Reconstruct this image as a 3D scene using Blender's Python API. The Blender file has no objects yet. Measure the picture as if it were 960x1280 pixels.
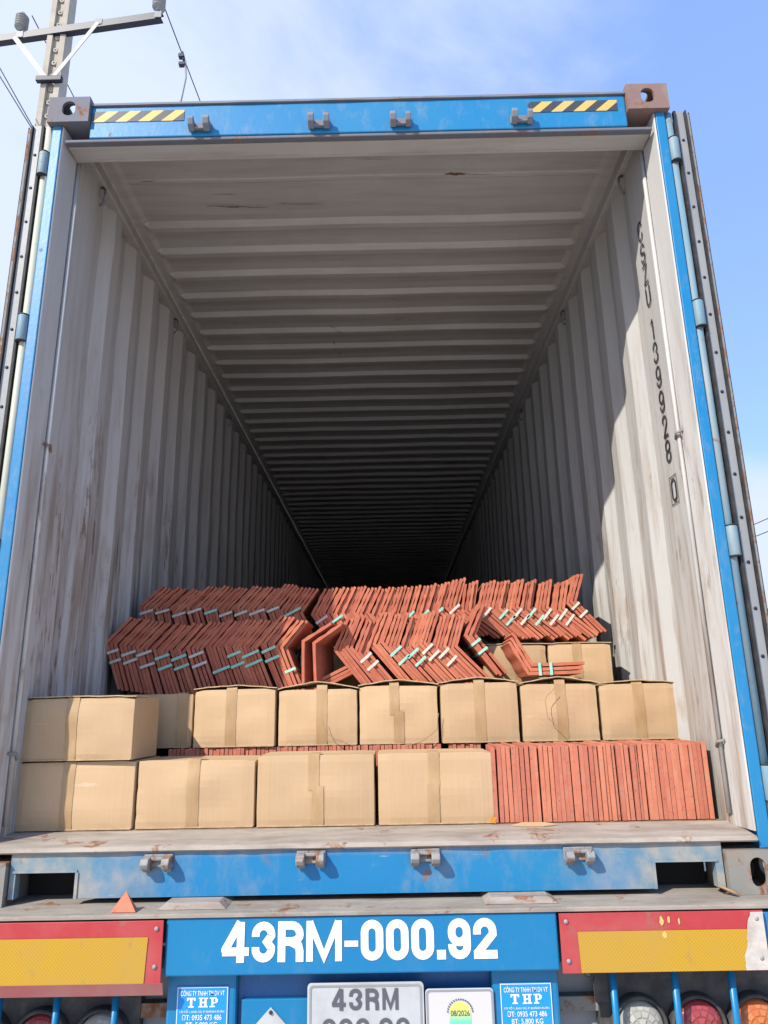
import bpy, bmesh, math, random
from mathutils import Vector, Matrix, noise
R = math.radians
random.seed(7)
scene = bpy.context.scene
COL = scene.collection

# ------------------------------------------------------------------ camera
cam_d = bpy.data.cameras.new('camera'); cam = bpy.data.objects.new('camera', cam_d); COL.objects.link(cam)
fw = Vector((-0.0054, 0.9647, 0.2634)).normalized()
rt = Vector((0.9998, 0.0102, -0.0180)); rt = (rt - rt.dot(fw)*fw).normalized()
up = rt.cross(fw)
M = Matrix((rt, up, -fw)).transposed().to_4x4(); M.translation = Vector((0.0872, -2.325, 0.537))
cam.matrix_world = M
cam_d.sensor_fit = 'VERTICAL'; cam_d.sensor_height = 32.0; cam_d.lens = 32.0*900/1280
cam_d.clip_start = 0.05; cam_d.clip_end = 2000
scene.camera = cam

# ------------------------------------------------------------------ light
SUN = Vector((0.92, 1.0, -1.13)).normalized()          # travel direction of the sunlight
sun_d = bpy.data.lights.new('sun', 'SUN'); sun_d.energy = 3.1; sun_d.angle = R(0.6); sun_d.color = (1.0, 0.95, 0.87)
sun = bpy.data.objects.new('sun', sun_d); COL.objects.link(sun)
sun.rotation_euler = SUN.to_track_quat('-Z', 'Y').to_euler(); sun.location = (-6, -8, 12)

world = bpy.data.worlds.new('World'); scene.world = world; world.use_nodes = True
nt = world.node_tree; nt.nodes.clear()
def wn(t, **k):
    n = nt.nodes.new(t)
    for a, b in k.items(): setattr(n, a, b)
    return n
wo = wn('ShaderNodeOutputWorld'); bg = wn('ShaderNodeBackground'); bg.inputs[1].default_value = 0.15
sky = wn('ShaderNodeTexSky', sky_type='NISHITA', sun_disc=False)
sky.sun_elevation = math.asin(-SUN.z); sky.sun_rotation = math.atan2(-SUN.x, -SUN.y)
sky.air_density = 1.0; sky.dust_density = 0.6; sky.ozone_density = 2.5
tc = wn('ShaderNodeTexCoord')
mp = wn('ShaderNodeMapping'); mp.inputs['Scale'].default_value = (1.2, 1.2, 2.2); mp.inputs['Rotation'].default_value = (0, 0.5, 0.3)
nz = wn('ShaderNodeTexNoise'); nz.inputs['Scale'].default_value = 2.6; nz.inputs['Detail'].default_value = 8; nz.inputs['Roughness'].default_value = 0.55
nz.inputs['Distortion'].default_value = 0.3
# the west half of the sky carries more cloud: bias by direction
dot = wn('ShaderNodeVectorMath', operation='DOT_PRODUCT'); dot.inputs[1].default_value = (-0.95, 0.10, -0.02)
add = wn('ShaderNodeMath', operation='ADD')
cr = wn('ShaderNodeMapRange', interpolation_type='SMOOTHSTEP'); cr.inputs[1].default_value = 0.32; cr.inputs[2].default_value = 0.80
lowsep = wn('ShaderNodeSeparateXYZ'); low = wn('ShaderNodeMapRange', interpolation_type='SMOOTHSTEP')
low.inputs[1].default_value = 0.36; low.inputs[2].default_value = 0.12; low.inputs[3].default_value = 0.0; low.inputs[4].default_value = 1.0
add2 = wn('ShaderNodeMath', operation='ADD')
mixc = wn('ShaderNodeMix', data_type='RGBA'); mixc.inputs['B'].default_value = (3.0, 3.4, 4.6, 1)
L = nt.links.new
L(tc.outputs['Generated'], mp.inputs[0]); L(mp.outputs[0], nz.inputs['Vector'])
L(tc.outputs['Generated'], dot.inputs[0]); L(nz.outputs[0], add.inputs[0]); L(dot.outputs['Value'], add.inputs[1])
L(tc.outputs['Generated'], lowsep.inputs[0]); L(lowsep.outputs[2], low.inputs[0])
L(add.outputs[0], add2.inputs[0]); L(low.outputs[0], add2.inputs[1]); L(add2.outputs[0], cr.inputs[0])
veil = wn('ShaderNodeMix', data_type='RGBA'); veil.inputs['Factor'].default_value = 0.55; veil.inputs['B'].default_value = (1.55, 2.5, 5.2, 1)
L(sky.outputs[0], veil.inputs['A']); L(cr.outputs[0], mixc.inputs['Factor']); L(veil.outputs['Result'], mixc.inputs['A']); L(mixc.outputs['Result'], bg.inputs[0]); L(bg.outputs[0], wo.inputs[0])

vs = scene.view_settings; vs.view_transform = 'Standard'; vs.look = 'None'; vs.gamma = 1; vs.exposure = 0.80
scene.cycles.diffuse_bounces = 1; scene.cycles.max_bounces = 8

# ------------------------------------------------------------------ helpers
def apply_props(o, label=None, cat=None, group=None, kind=None):
    if label: o['label'] = label
    if cat: o['category'] = cat
    if group: o['group'] = group
    if kind: o['kind'] = kind
    return o
def thing(name, label, cat, loc=(0, 0, 0), group=None):
    o = bpy.data.objects.new(name, None); o.empty_display_size = 0.1; COL.objects.link(o); o.location = loc
    return apply_props(o, label, cat, group)
def origin(o):
    v = Vector((0, 0, 0))
    while o: v += Vector(o.location); o = o.parent
    return v
def obj(name, bm, mat, parent=None, bevel=0, local=False, smooth=False, loc=None):
    """bm is authored in world metres; it is shifted to its parent's origin"""
    me = bpy.data.meshes.new(name)
    sh = Vector((0, 0, 0))
    if parent and not local: sh = -origin(parent)
    if loc is not None: sh = sh - (Vector(loc) + (sh if parent else Vector()))  if False else -Vector(loc)
    bmesh.ops.translate(bm, verts=bm.verts, vec=sh)
    bmesh.ops.recalc_face_normals(bm, faces=bm.faces)
    bm.to_mesh(me); bm.free()
    if smooth:
        for p in me.polygons: p.use_smooth = True
    for m in (mat if isinstance(mat, (list, tuple)) else [mat]): me.materials.append(m)
    o = bpy.data.objects.new(name, me); COL.objects.link(o)
    if parent: o.parent = parent
    if loc is not None: o.location = Vector(loc) - (origin(parent) if parent else Vector())
    if bevel:
        b = o.modifiers.new('bevel', 'BEVEL'); b.width = bevel; b.segments = 2; b.limit_method = 'ANGLE'; b.angle_limit = R(40)
    return o
def bx(bm, x0, x1, y0, y1, z0, z1, mi=0, rot=None):
    vs_ = [bm.verts.new((x, y, z)) for x in (x0, x1) for y in (y0, y1) for z in (z0, z1)]
    if rot is not None:
        c = Vector(((x0+x1)/2, (y0+y1)/2, (z0+z1)/2))
        for v in vs_: v.co = c + rot @ (v.co - c)
    for f in ((0, 1, 3, 2), (4, 6, 7, 5), (0, 4, 5, 1), (2, 3, 7, 6), (0, 2, 6, 4), (1, 5, 7, 3)):
        fc = bm.faces.new([vs_[i] for i in f]); fc.material_index = mi
    return vs_
def box(*a, **k):
    bm = bmesh.new(); bx(bm, *a, **k); return bm
def extrude_poly(bm, pts, d, mi=0):
    """pts: outline (3D, planar) ; d: extrusion vector"""
    d = Vector(d); a = [bm.verts.new(Vector(p)) for p in pts]; b = [bm.verts.new(Vector(p)+d) for p in pts]
    n = len(pts)
    f = bm.faces.new(a); f.material_index = mi; f = bm.faces.new(b[::-1]); f.material_index = mi
    for i in range(n):
        f = bm.faces.new((a[i], b[i], b[(i+1) % n], a[(i+1) % n])); f.material_index = mi
def tube(bm, pts, r, seg=8, mi=0, caps=True):
    pts = [Vector(p) for p in pts]; rings = []
    rr = r if isinstance(r, (list, tuple)) else [r]*len(pts)
    for i, p in enumerate(pts):
        t = (pts[min(i+1, len(pts)-1)] - pts[max(i-1, 0)]).normalized()
        u = t.orthogonal().normalized() if abs(t.z) > .95 else t.cross(Vector((0, 0, 1))).normalized()
        w = t.cross(u)
        rings.append([bm.verts.new(p + (u*math.cos(a) + w*math.sin(a))*rr[i]) for a in [2*math.pi*k/seg for k in range(seg)]])
    for i in range(len(rings)-1):
        for k in range(seg):
            f = bm.faces.new((rings[i][k], rings[i][(k+1) % seg], rings[i+1][(k+1) % seg], rings[i+1][k])); f.material_index = mi; f.smooth = True
    if caps:
        for g in (rings[0][::-1], rings[-1]):
            f = bm.faces.new(g); f.material_index = mi
def lathe(bm, c, axis, prof, seg=20, mi=0):
    """prof: list of (distance along axis, radius)"""
    c = Vector(c); ax = Vector(axis).normalized(); u = ax.orthogonal().normalized(); w = ax.cross(u); rings = []
    for d, r in prof:
        rings.append([bm.verts.new(c + ax*d + (u*math.cos(a)+w*math.sin(a))*max(r, 1e-4)) for a in [2*math.pi*k/seg for k in range(seg)]])
    for i in range(len(rings)-1):
        for k in range(seg):
            f = bm.faces.new((rings[i][k], rings[i][(k+1) % seg], rings[i+1][(k+1) % seg], rings[i+1][k])); f.material_index = mi; f.smooth = True
    bm.faces.new(rings[0][::-1]).material_index = mi; bm.faces.new(rings[-1]).material_index = mi
def plate_hole(bm, c, U, V, hu, hv, hole, d, mi=0):
    """plate centred c spanning +-hu along U and +-hv along V, thickness vector d, hole = list of (u,v)"""
    c = Vector(c); U = Vector(U); V = Vector(V); d = Vector(d); n = len(hole)
    def outer(u, v):
        s = 1/max(abs(u)/hu, abs(v)/hv, 1e-6); return u*s, v*s
    layers = []
    for k in (0, 1):
        inn = [bm.verts.new(c + d*k + U*u + V*v) for u, v in hole]
        out = [bm.verts.new(c + d*k + U*outer(u, v)[0] + V*outer(u, v)[1]) for u, v in hole]
        layers.append((inn, out))
    corners = [(hu, hv), (-hu, hv), (-hu, -hv), (hu, -hv)]
    ang = [math.atan2(v, u) % (2*math.pi) for u, v in hole]
    for k in (0, 1):
        inn, out = layers[k]
        for i in range(n):
            j = (i+1) % n
            o1, o2 = outer(*hole[i]), outer(*hole[j])
            extra = None
            if abs(o1[0]-o2[0]) > 1e-6 and abs(o1[1]-o2[1]) > 1e-6:
                cc = (o1[0] if abs(abs(o1[0])-hu) < 1e-6 else o2[0], o1[1] if abs(abs(o1[1])-hv) < 1e-6 else o2[1])
                extra = bm.verts.new(c + d*k + U*cc[0] + V*cc[1])
            vsq = [inn[i], out[i]] + ([extra] if extra else []) + [out[j], inn[j]]
            bm.faces.new(vsq).material_index = mi
    for i in range(n):
        j = (i+1) % n
        bm.faces.new((layers[0][0][i], layers[0][0][j], layers[1][0][j], layers[1][0][i])).material_index = mi
    # outer rim
    q = [c + U*a*hu + V*b*hv for a, b in ((1, 1), (-1, 1), (-1, -1), (1, -1))]
    for i in range(4):
        a, b = q[i], q[(i+1) % 4]
        bm.faces.new([bm.verts.new(p) for p in (a, b, b+d, a+d)]).material_index = mi
def oval(hw, hh, n=24, cu=0, cv=0):
    pts = []
    for k in range(n):
        a = 2*math.pi*(k+.5)/n; x, y = math.cos(a), math.sin(a)
        if hw < hh: pts.append((cu + hw*x, cv + (hh-hw)*(1 if y > 0 else -1) + hw*y))
        else: pts.append((cu + (hw-hh)*(1 if x > 0 else -1) + hh*x, cv + hh*y))
    out = []
    for i, p in enumerate(pts):
        q = pts[(i+1) % n]; d = math.hypot(q[0]-p[0], q[1]-p[1]); m = max(1, int(d/.006))
        out += [(p[0]+(q[0]-p[0])*k/m, p[1]+(q[1]-p[1])*k/m) for k in range(m)]
    return out
def ribbon(bm, path, t, y, closed=False, M4=None, mi=0):
    pts = []
    for p in path:
        v = Vector((p[0], p[1]))
        if not pts or (v-pts[-1]).length > 2e-4: pts.append(v)
    if closed and (pts[0]-pts[-1]).length < 2e-4: pts.pop()
    n = len(pts); A = []; B = []
    for i in range(n):
        if closed: p0, p1 = pts[i-1], pts[(i+1) % n]
        else: p0, p1 = pts[max(i-1, 0)], pts[min(i+1, n-1)]
        a = (pts[i]-p0); b = (p1-pts[i])
        a = a.normalized() if a.length > 1e-9 else b.normalized(); b = b.normalized() if b.length > 1e-9 else a
        na = Vector((-a.y, a.x)); nb = Vector((-b.y, b.x)); m = (na+nb)
        m = m.normalized() if m.length > 1e-6 else na
        k = min(1/max(m.dot(na), .35), 1.9)
        A.append(pts[i]+m*t/2*k); B.append(pts[i]-m*t/2*k)
    def V(p): return bm.verts.new((M4 @ Vector((p.x, p.y, y))) if M4 else Vector((p.x, y, p.y)))
    a = [V(p) for p in A]; b = [V(p) for p in B]
    for i in range(n if closed else n-1):
        j = (i+1) % n; bm.faces.new((a[i], b[i], b[j], a[j])).material_index = mi
def arcp(cx, cy, rx, ry, a0, a1, n=5): return [(cx+rx*math.cos(R(a0+(a1-a0)*k/n)), cy+ry*math.sin(R(a0+(a1-a0)*k/n))) for k in range(n+1)]
def glyph_paths(c, w, h, t):
    l, r, b, u = t/2, w-t/2, t/2, h-t/2; m = h/2; cx = w/2; q = min((r-l)/2, h*.22)
    def ring(l, r, b, u, q): return arcp(r-q, u-q, q, q, 0, 90)+arcp(l+q, u-q, q, q, 90, 180)+arcp(l+q, b+q, q, q, 180, 270)+arcp(r-q, b+q, q, q, 270, 360)
    if c == '0': return [(ring(l, r, b, u, q), True)]
    if c == '8': return [(ring(l+t*.08, r-t*.08, m-t*.02, u, q*.85), True), (ring(l, r, b, m+t*.02, q*.85), True)]
    if c == '3': return [([(l, u-q*1.25)]+arcp(l+q, u-q, q, q, 180, 90)+arcp(r-q, u-q, q, q, 90, 0)+[(r, m+q*.7), (cx+(r-cx)*.45, m), (r, m-q*.7)]+arcp(r-q, b+q, q, q, 0, -90)+arcp(l+q, b+q, q, q, 270, 180)+[(l, b+q*1.25)], False)]
    if c == '2': return [([(l, u-q*1.4)]+arcp(l+q, u-q, q, q, 180, 90)+arcp(r-q, u-q, q, q, 90, 0)+[(r, h*.60)]+[(l+t*.15, b+t*.35), (l+t*.2, b)], False), ([(0, b), (w, b)], False)]
    if c == '9': return [(ring(l, r, h*.42, u, q), True), ([(r, h*.6)]+arcp(r-q, b+q, q, q, 0, -90)+arcp(l+q, b+q, q, q, 270, 180)+[(l, b+q*1.3)], False)]
    if c == '4': return [([(w*.66, h), (l*.75, h*.32), (l*.75, h*.26)], False), ([(0, h*.27), (w, h*.27)], False), ([(w*.68, 0), (w*.68, h*.999)], False)]
    if c == 'R': return [([(l, 0), (l, h)], False), ([(l, u), (r-q, u)]+arcp(r-q, u-q, q, q, 90, 0)+arcp(r-q, m+q*.75, q, q*.75, 0, -90)+[(l, m)], False), ([(cx, m), (r-t*.15, m-q*.5), (r, m-q*1.1), (r, 0)], False)]
    if c == 'M': return [([(l, 0), (l, h)], False), ([(r, 0), (r, h)], False), ([(l*1.05, h-t*.1), (cx, h*.12), (r+l*-.05, h-t*.1)], False)]
    if c == '-': return [([(0, h*.42), (w, h*.42)], False)]
    if c == '.': return [([(0, t*.55), (w, t*.55)], False)]
    if c == '1': return [([(w*.1, h*.78), (w*.72, h*.99)], False), ([(w*.72, 0), (w*.72, h)], False)]
    if c == 'U': return [([(l, h)]+arcp(l+q, b+q, q, q, 180, 270)+arcp(r-q, b+q, q, q, 270, 360)+[(r, h)], False)]
    if c == 'C': return [([(r, u-q*1.3)]+arcp(r-q, u-q, q, q, 0, 90)+arcp(l+q, u-q, q, q, 90, 180)+arcp(l+q, b+q, q, q, 180, 270)+arcp(r-q, b+q, q, q, 270, 360)+[(r, b+q*1.3)], False)]
    if c == 'S': return [([(r, u-q*1.1)]+arcp(r-q, u-q, q, q, 0, 90)+arcp(l+q, u-q, q, q, 90, 180)+[(l, m+q*.5), (r, m-q*.5)]+arcp(r-q, b+q, q, q, 0, -90)+arcp(l+q, b+q, q, q, 270, 180)+[(l, b+q*1.1)], False)]
    if c == 'Z': return [([(0, u), (r, u), (l, b), (w, b)], False)]
def block_text(bm, s_, x0, z0, W, h, t, y, widths, gap, M4=None, dash=.7):
    tot = sum(widths[c] for c in s_)+gap*(len(s_)-1); k_ = W/tot; x = x0
    for c in s_:
        w = widths[c]*k_
        for n_, (pth, cl) in enumerate(glyph_paths(c, w, h, t if c != 'M' else t*.86)):
            tt = t*(dash if c == '-' else .86 if c == 'M' else 1.0)
            if c == '.': tt = t*1.1
            ribbon(bm, [(x+a, z0+b) for a, b in pth], tt, y-.00025*n_ if not M4 else .00025*n_, cl, M4)
        x += (widths[c]+gap)*k_
def text_bm(s, cx, cz, w, h, y, th=0.0012, bold=0.0, plane='xz', mi=0, spacing=1.0, taper=0, M4=None, arc=0):
    cu = bpy.data.curves.new('t', 'FONT'); cu.body = s; cu.size = 1; cu.offset = bold; cu.extrude = 0; cu.resolution_u = 4; cu.space_character = spacing
    to = bpy.data.objects.new('t', cu); COL.objects.link(to)
    dg = bpy.context.evaluated_depsgraph_get(); dg.update()
    me = bpy.data.meshes.new_from_object(to.evaluated_get(dg))
    bm = bmesh.new(); bm.from_mesh(me)
    bpy.data.objects.remove(to); bpy.data.curves.remove(cu); bpy.data.meshes.remove(me)
    xs = [v.co.x for v in bm.verts]; ys = [v.co.y for v in bm.verts]
    x0, x1, y0, y1 = min(xs), max(xs), min(ys), max(ys)
    for v in bm.verts:
        a = (v.co.x-(x0+x1)/2)/(x1-x0)*w; b = (v.co.y-(y0+y1)/2)/(y1-y0)*h
        v.co = Vector((cx+a, y, cz+b)) if plane == 'xz' else M4 @ Vector((a, b, 0))
    return bm
def merge(bm, other):
    me = bpy.data.meshes.new('tmp'); other.to_mesh(me); other.free(); bm.from_mesh(me); bpy.data.meshes.remove(me)

# ------------------------------------------------------------------ materials
class NT:
    def __init__(s, name):
        s.m = bpy.data.materials.new(name); s.m.use_nodes = True; s.t = s.m.node_tree; s.b = s.t.nodes['Principled BSDF']
        s.tc = s.t.nodes.new('ShaderNodeTexCoord'); s.oi = s.t.nodes.new('ShaderNodeObjectInfo')
    def n(s, t, ins=None, **k):
        x = s.t.nodes.new(t)
        for a, b in k.items(): setattr(x, a, b)
        for a, b in (ins or {}).items():
            if isinstance(b, bpy.types.NodeSocket): s.t.links.new(b, x.inputs[a])
            else: x.inputs[a].default_value = b
        return x
    def co(s, scale=(1, 1, 1), rnd=0.0):
        v = s.n('ShaderNodeMapping', {0: s.tc.outputs['Object'], 'Scale': scale}).outputs[0]
        if rnd:
            r = s.n('ShaderNodeMath', {0: s.oi.outputs['Random'], 1: rnd}, operation='MULTIPLY').outputs[0]
            v = s.n('ShaderNodeVectorMath', {0: v, 1: r}, operation='ADD').outputs[0]
        return v
    def noise(s, scale, lo=0.0, hi=1.0, stretch=(1, 1, 1), detail=5, rough=0.6, dist=0.0, rnd=0.0):
        nn = s.n('ShaderNodeTexNoise', {'Vector': s.co(stretch, rnd), 'Scale': scale, 'Detail': detail, 'Roughness': rough, 'Distortion': dist})
        return s.n('ShaderNodeMapRange', {0: nn.outputs[0], 1: lo, 2: hi}, clamp=True).outputs[0]
    def mul(s, a, b): return s.n('ShaderNodeMath', {0: a, 1: b}, operation='MULTIPLY').outputs[0]
    def mx(s, f, a, b):
        c = lambda q: q if isinstance(q, bpy.types.NodeSocket) else (*q, 1)
        return s.n('ShaderNodeMix', {'Factor': f, 'A': c(a), 'B': c(b)}, data_type='RGBA').outputs['Result']
    def out(s, col, rough=0.6, bump=None, bs=0.2, bd=0.002, metal=0, spec=0.5):
        def put(k, v):
            if isinstance(v, bpy.types.NodeSocket): s.t.links.new(v, s.b.inputs[k])
            else: s.b.inputs[k].default_value = (*v, 1) if isinstance(v, tuple) else v
        put('Base Color', col); put('Roughness', rough); put('Metallic', metal); put('Specular IOR Level', spec)
        if bump is not None:
            b = s.n('ShaderNodeBump', {'Height': bump, 'Strength': bs, 'Distance': bd}); s.t.links.new(b.outputs[0], s.b.inputs['Normal'])
        return s.m
RUST = (0.17, 0.065, 0.03); RUSTL = (0.33, 0.16, 0.08); DUST = (0.42, 0.37, 0.31)
def steel_paint(name, col, fade=None, rust=0.5, dust=0.4, rough=0.5, rustscale=6, vary=0.15, stretch=(1, 1, 1)):
    s = NT(name)
    fade = fade or tuple(min(1, c*.6+.22) for c in col)
    c = s.mx(s.noise(3, .35, .75, stretch), col, fade)
    c = s.mx(s.mul(s.noise(18, .52, .80, (stretch[0], stretch[1], stretch[2]*.5), detail=9, rough=.7), dust), c, DUST)
    f = s.noise(rustscale, .70-rust*.2, .76-rust*.2, detail=9, rough=.72, dist=.4)
    c = s.mx(f, c, s.mx(s.noise(40, .3, .7), RUST, RUSTL))
    return s.out(c, s.n('ShaderNodeMapRange', {0: f, 3: rough, 4: .9}).outputs[0], s.noise(60, detail=6), .35, .0015)
m_blue = steel_paint('blue_paint', (0.006, 0.19, 0.42), (0.02, 0.21, 0.41), rust=.30, dust=.35, rough=.42)
m_bluedirty = steel_paint('worn_blue_paint', (0.006, 0.18, 0.43), (0.03, 0.20, 0.36), rust=.34, dust=.8, rough=.5, rustscale=9, stretch=(1.6, 1, .45))
def ends_dirty():
    s = NT('sill_paint'); sep = s.n('ShaderNodeSeparateXYZ', {0: s.tc.outputs['Object']})
    ax = s.n('ShaderNodeMath', {0: sep.outputs[0]}, operation='ABSOLUTE').outputs[0]
    c = s.mx(s.noise(3, .35, .75), (0.005, 0.185, 0.42), (0.012, 0.205, 0.40))
    e = s.n('ShaderNodeMapRange', {0: ax, 1: .50, 2: 1.02, 3: 0, 4: .62}, clamp=True).outputs[0]
    e = s.n('ShaderNodeMath', {0: e, 1: .10}, operation='ADD').outputs[0]
    g = s.n('ShaderNodeMapRange', {0: s.n('ShaderNodeMath', {0: s.noise(7, 0, 1, (1, 1, .5), detail=9, rough=.7), 1: e}, operation='ADD').outputs[0], 1: .60, 2: 1.05}, clamp=True).outputs[0]
    c = s.mx(g, c, s.mx(s.noise(12, .4, .65, detail=7), (0.16, 0.25, 0.30), (0.40, 0.35, 0.28)))
    tp = s.n('ShaderNodeMapRange', {0: sep.outputs[2], 1: .118, 2: .140, 3: 0, 4: 1}, clamp=True).outputs[0]
    c = s.mx(s.mul(tp, s.noise(20, .35, .7, detail=8)), c, (0.34, 0.31, 0.27))
    r = s.mul(s.noise(9, .62, .68, (1, 1, .5), detail=10, rough=.75), .9)
    c = s.mx(r, c, s.mx(s.noise(40, .3, .7), RUST, RUSTL))
    sc = s.noise(30, .66, .70, (.25, 1, 2.5), detail=6)
    c = s.mx(s.mul(sc, .6), c, (0.30, 0.36, 0.40))
    return s.out(c, .45, s.noise(50, detail=6), .3, .0015)
m_sillpaint = ends_dirty()
m_blueplain = steel_paint('trailer_blue_paint', (0.004, 0.175, 0.38), (0.006, 0.19, 0.39), rust=-.1, dust=.10, rough=.35)
m_blueshade = steel_paint('shaded_blue_paint', (0.008, 0.11, 0.32), (0.012, 0.12, 0.31), rust=-.1, dust=.15, rough=.4)
m_cast = steel_paint('worn_casting_paint', (0.20, 0.24, 0.23), (0.30, 0.21, 0.15), rust=1.0, dust=.5, rough=.75, rustscale=13)
m_castrust = steel_paint('rusty_casting_paint', (0.26, 0.16, 0.13), (0.20, 0.13, 0.12), rust=.85, dust=.35, rough=.8, rustscale=10)
m_castblue = steel_paint('grey_blue_casting_paint', (0.13, 0.16, 0.20), (0.17, 0.13, 0.14), rust=.6, dust=.2, rough=.75, rustscale=9)
m_jamb = steel_paint('hinge_jamb_paint', (0.06, 0.24, 0.36), (0.34, 0.32, 0.27), rust=.6, dust=1.0, rough=.6, rustscale=9, stretch=(1, 1, .25))
m_jambl = steel_paint('pale_jamb_paint', (0.42, 0.45, 0.36), (0.55, 0.52, 0.42), rust=.4, dust=.8, rough=.6, rustscale=9, stretch=(1, 1, .25))
m_sill = steel_paint('threshold_steel', (0.27, 0.22, 0.18), (0.47, 0.41, 0.34), rust=.60, dust=1.0, rough=.8, rustscale=9, stretch=(1.5, 6, 5))
m_deck = steel_paint('dusty_deck_steel', (0.25, 0.21, 0.17), (0.43, 0.38, 0.31), rust=.60, dust=1.0, rough=.85, rustscale=10, stretch=(1.5, 6, 5))
m_lug = steel_paint('bare_lug_steel', (0.30, 0.28, 0.25), (0.20, 0.24, 0.27), rust=.9, dust=.8, rough=.7, rustscale=30)
m_luglow = steel_paint('blue_lug_steel', (0.16, 0.20, 0.25), (0.20, 0.18, 0.18), rust=.5, dust=.3, rough=.7, rustscale=30)
m_galv = steel_paint('galvanised_steel', (0.30, 0.31, 0.31), (0.24, 0.25, 0.26), rust=.3, dust=.4, rough=.5, rustscale=30)
m_brace = steel_paint('dull_brace_steel', (0.17, 0.18, 0.20), (0.22, 0.22, 0.22), rust=.1, dust=.1)
m_darksteel = steel_paint('dark_steel', (0.008, 0.013, 0.03), (0.012, 0.018, 0.035), rust=-.2, dust=.0, rough=.5, rustscale=20)
m_chassis = steel_paint('chassis_paint', (0.03, 0.05, 0.09), (0.05, 0.06, 0.08), rust=.5, dust=.7, rough=.7)

def wall_paint(name, base, base2, dirt, dirty_low=True, roof=False):
    s = NT(name)
    if roof: st1, st2 = (1, 1, 1), (.5, 6, 1)
    else: st1, st2 = (1, 1, .25), (6, 6, .45)
    c = s.mx(s.noise(2.2, .3, .7, st1), base, base2)
    sep = s.n('ShaderNodeSeparateXYZ', {0: s.tc.outputs['Object']})
    hgt = s.n('ShaderNodeMapRange', {0: sep.outputs[2], 1: 0.3, 2: 2.3, 3: 1.0, 4: .12}, clamp=True).outputs[0]
    if roof: hgt = .35
    grime = s.mul(s.mul(s.noise(3.2, .46, .66, st2, detail=8, rough=.65), hgt), dirt)
    c = s.mx(grime, c, (0.27, 0.20, 0.145))
    blot = s.mul(s.mul(s.noise(7, .56, .68, (1, 1, .5) if not roof else (1, 1, 1), detail=9, rough=.7), hgt), .7*dirt)
    c = s.mx(blot, c, (0.36, 0.28, 0.21))
    scr = s.noise(5, .560 if not roof else .64, .59 if not roof else .665, (3.4, 3.4, .40) if not roof else (.6, 4, 1), detail=10, rough=.78, dist=.3)
    scr = s.mul(scr, s.noise(1.6, .45, .52, rnd=3))
    if not roof: scr = s.mul(scr, s.n('ShaderNodeMapRange', {0: sep.outputs[2], 1: 1.2, 2: 2.2, 3: 1.0, 4: 0.0}, clamp=True).outputs[0])
    c = s.mx(s.mul(scr, .85 if dirt > 1.1 else .5), c, s.mx(s.noise(50, .3, .7), (0.10, 0.05, 0.03), (0.26, 0.13, 0.07)))
    return s.out(c, .55, s.noise(9, stretch=(1, 1, .4), detail=6), .30, .006)
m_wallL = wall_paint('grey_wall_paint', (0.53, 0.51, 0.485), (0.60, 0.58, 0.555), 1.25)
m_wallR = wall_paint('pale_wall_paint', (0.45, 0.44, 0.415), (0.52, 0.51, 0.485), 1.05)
m_roof = wall_paint('roof_paint', (0.46, 0.445, 0.42), (0.53, 0.515, 0.485), .8, roof=True)
m_jambin = wall_paint('inner_jamb_paint', (0.50, 0.485, 0.46), (0.58, 0.565, 0.535), 1.0)
m_outside = steel_paint('outer_wall_blue', (0.015, 0.17, 0.45), (0.05, 0.22, 0.42), rust=.35, dust=.3)

s = NT('plywood_floor'); m_floor = s.out(s.mx(s.noise(4, .3, .7, (6, .6, 1)), (0.20, 0.13, 0.08), (0.34, 0.25, 0.17)), .85, s.noise(30), .3)
s = NT('black_rubber'); m_rubber = s.out(s.mx(s.noise(20, .4, .8), (0.018, 0.018, 0.02), (0.06, 0.055, 0.05)), .75)
s = NT('hollow_shade'); m_dark = s.out((0.012, 0.012, 0.012), .9)

def clay(name, a, b, dustc=(0.55, 0.33, 0.22)):
    s = NT(name)
    hv = s.n('ShaderNodeHueSaturation', {'Hue': s.n('ShaderNodeMapRange', {0: s.oi.outputs['Random'], 3: .496, 4: .504}).outputs[0],
        'Value': s.n('ShaderNodeMapRange', {0: s.oi.outputs['Random'], 3: .88, 4: 1.12}).outputs[0],
        'Color': s.mx(s.noise(22, .3, .7, rnd=20), a, b)}).outputs[0]
    c = s.mx(s.mul(s.noise(9, .52, .75, detail=7, rnd=20), .30), hv, dustc)
    c = s.mx(s.mul(s.noise(90, .60, .72, detail=3, rnd=20), .5), c, (0.16, 0.04, 0.025))
    return s.out(c, .88, s.noise(130, rnd=20), .35, .001, spec=.25)
m_clay = clay('fired_clay', (0.50, 0.158, 0.096), (0.57, 0.200, 0.124))
m_clayr = clay('ridge_clay', (0.48, 0.135, 0.080), (0.57, 0.190, 0.112))
s = NT('cardboard')
cc = s.mx(s.noise(2.5, .3, .7, rnd=9), (0.52, 0.345, 0.19), (0.60, 0.415, 0.24))
cc = s.mx(s.mul(s.noise(70, .35, .75, (9, 9, .25), detail=2, rnd=9), .10), cc, (0.45, 0.28, 0.13))
cc = s.mx(s.mul(s.noise(5, .58, .75, detail=8, rnd=9), .35), cc, (0.40, 0.25, 0.13))
cc = s.mx(s.mul(s.noise(24, .64, .70, (1, 1, .35), detail=9, rough=.75, rnd=9), .5), cc, (0.36, 0.22, 0.11))
cc = s.mx(s.mul(s.noise(13, .66, .72, (.4, 1, 2), detail=8, rnd=13), .5), cc, (0.70, 0.55, 0.38))
vr = s.n('ShaderNodeHueSaturation', {'Value': s.n('ShaderNodeMapRange', {0: s.oi.outputs['Random'], 3: .92, 4: 1.05}).outputs[0], 'Color': cc}).outputs[0]
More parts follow.
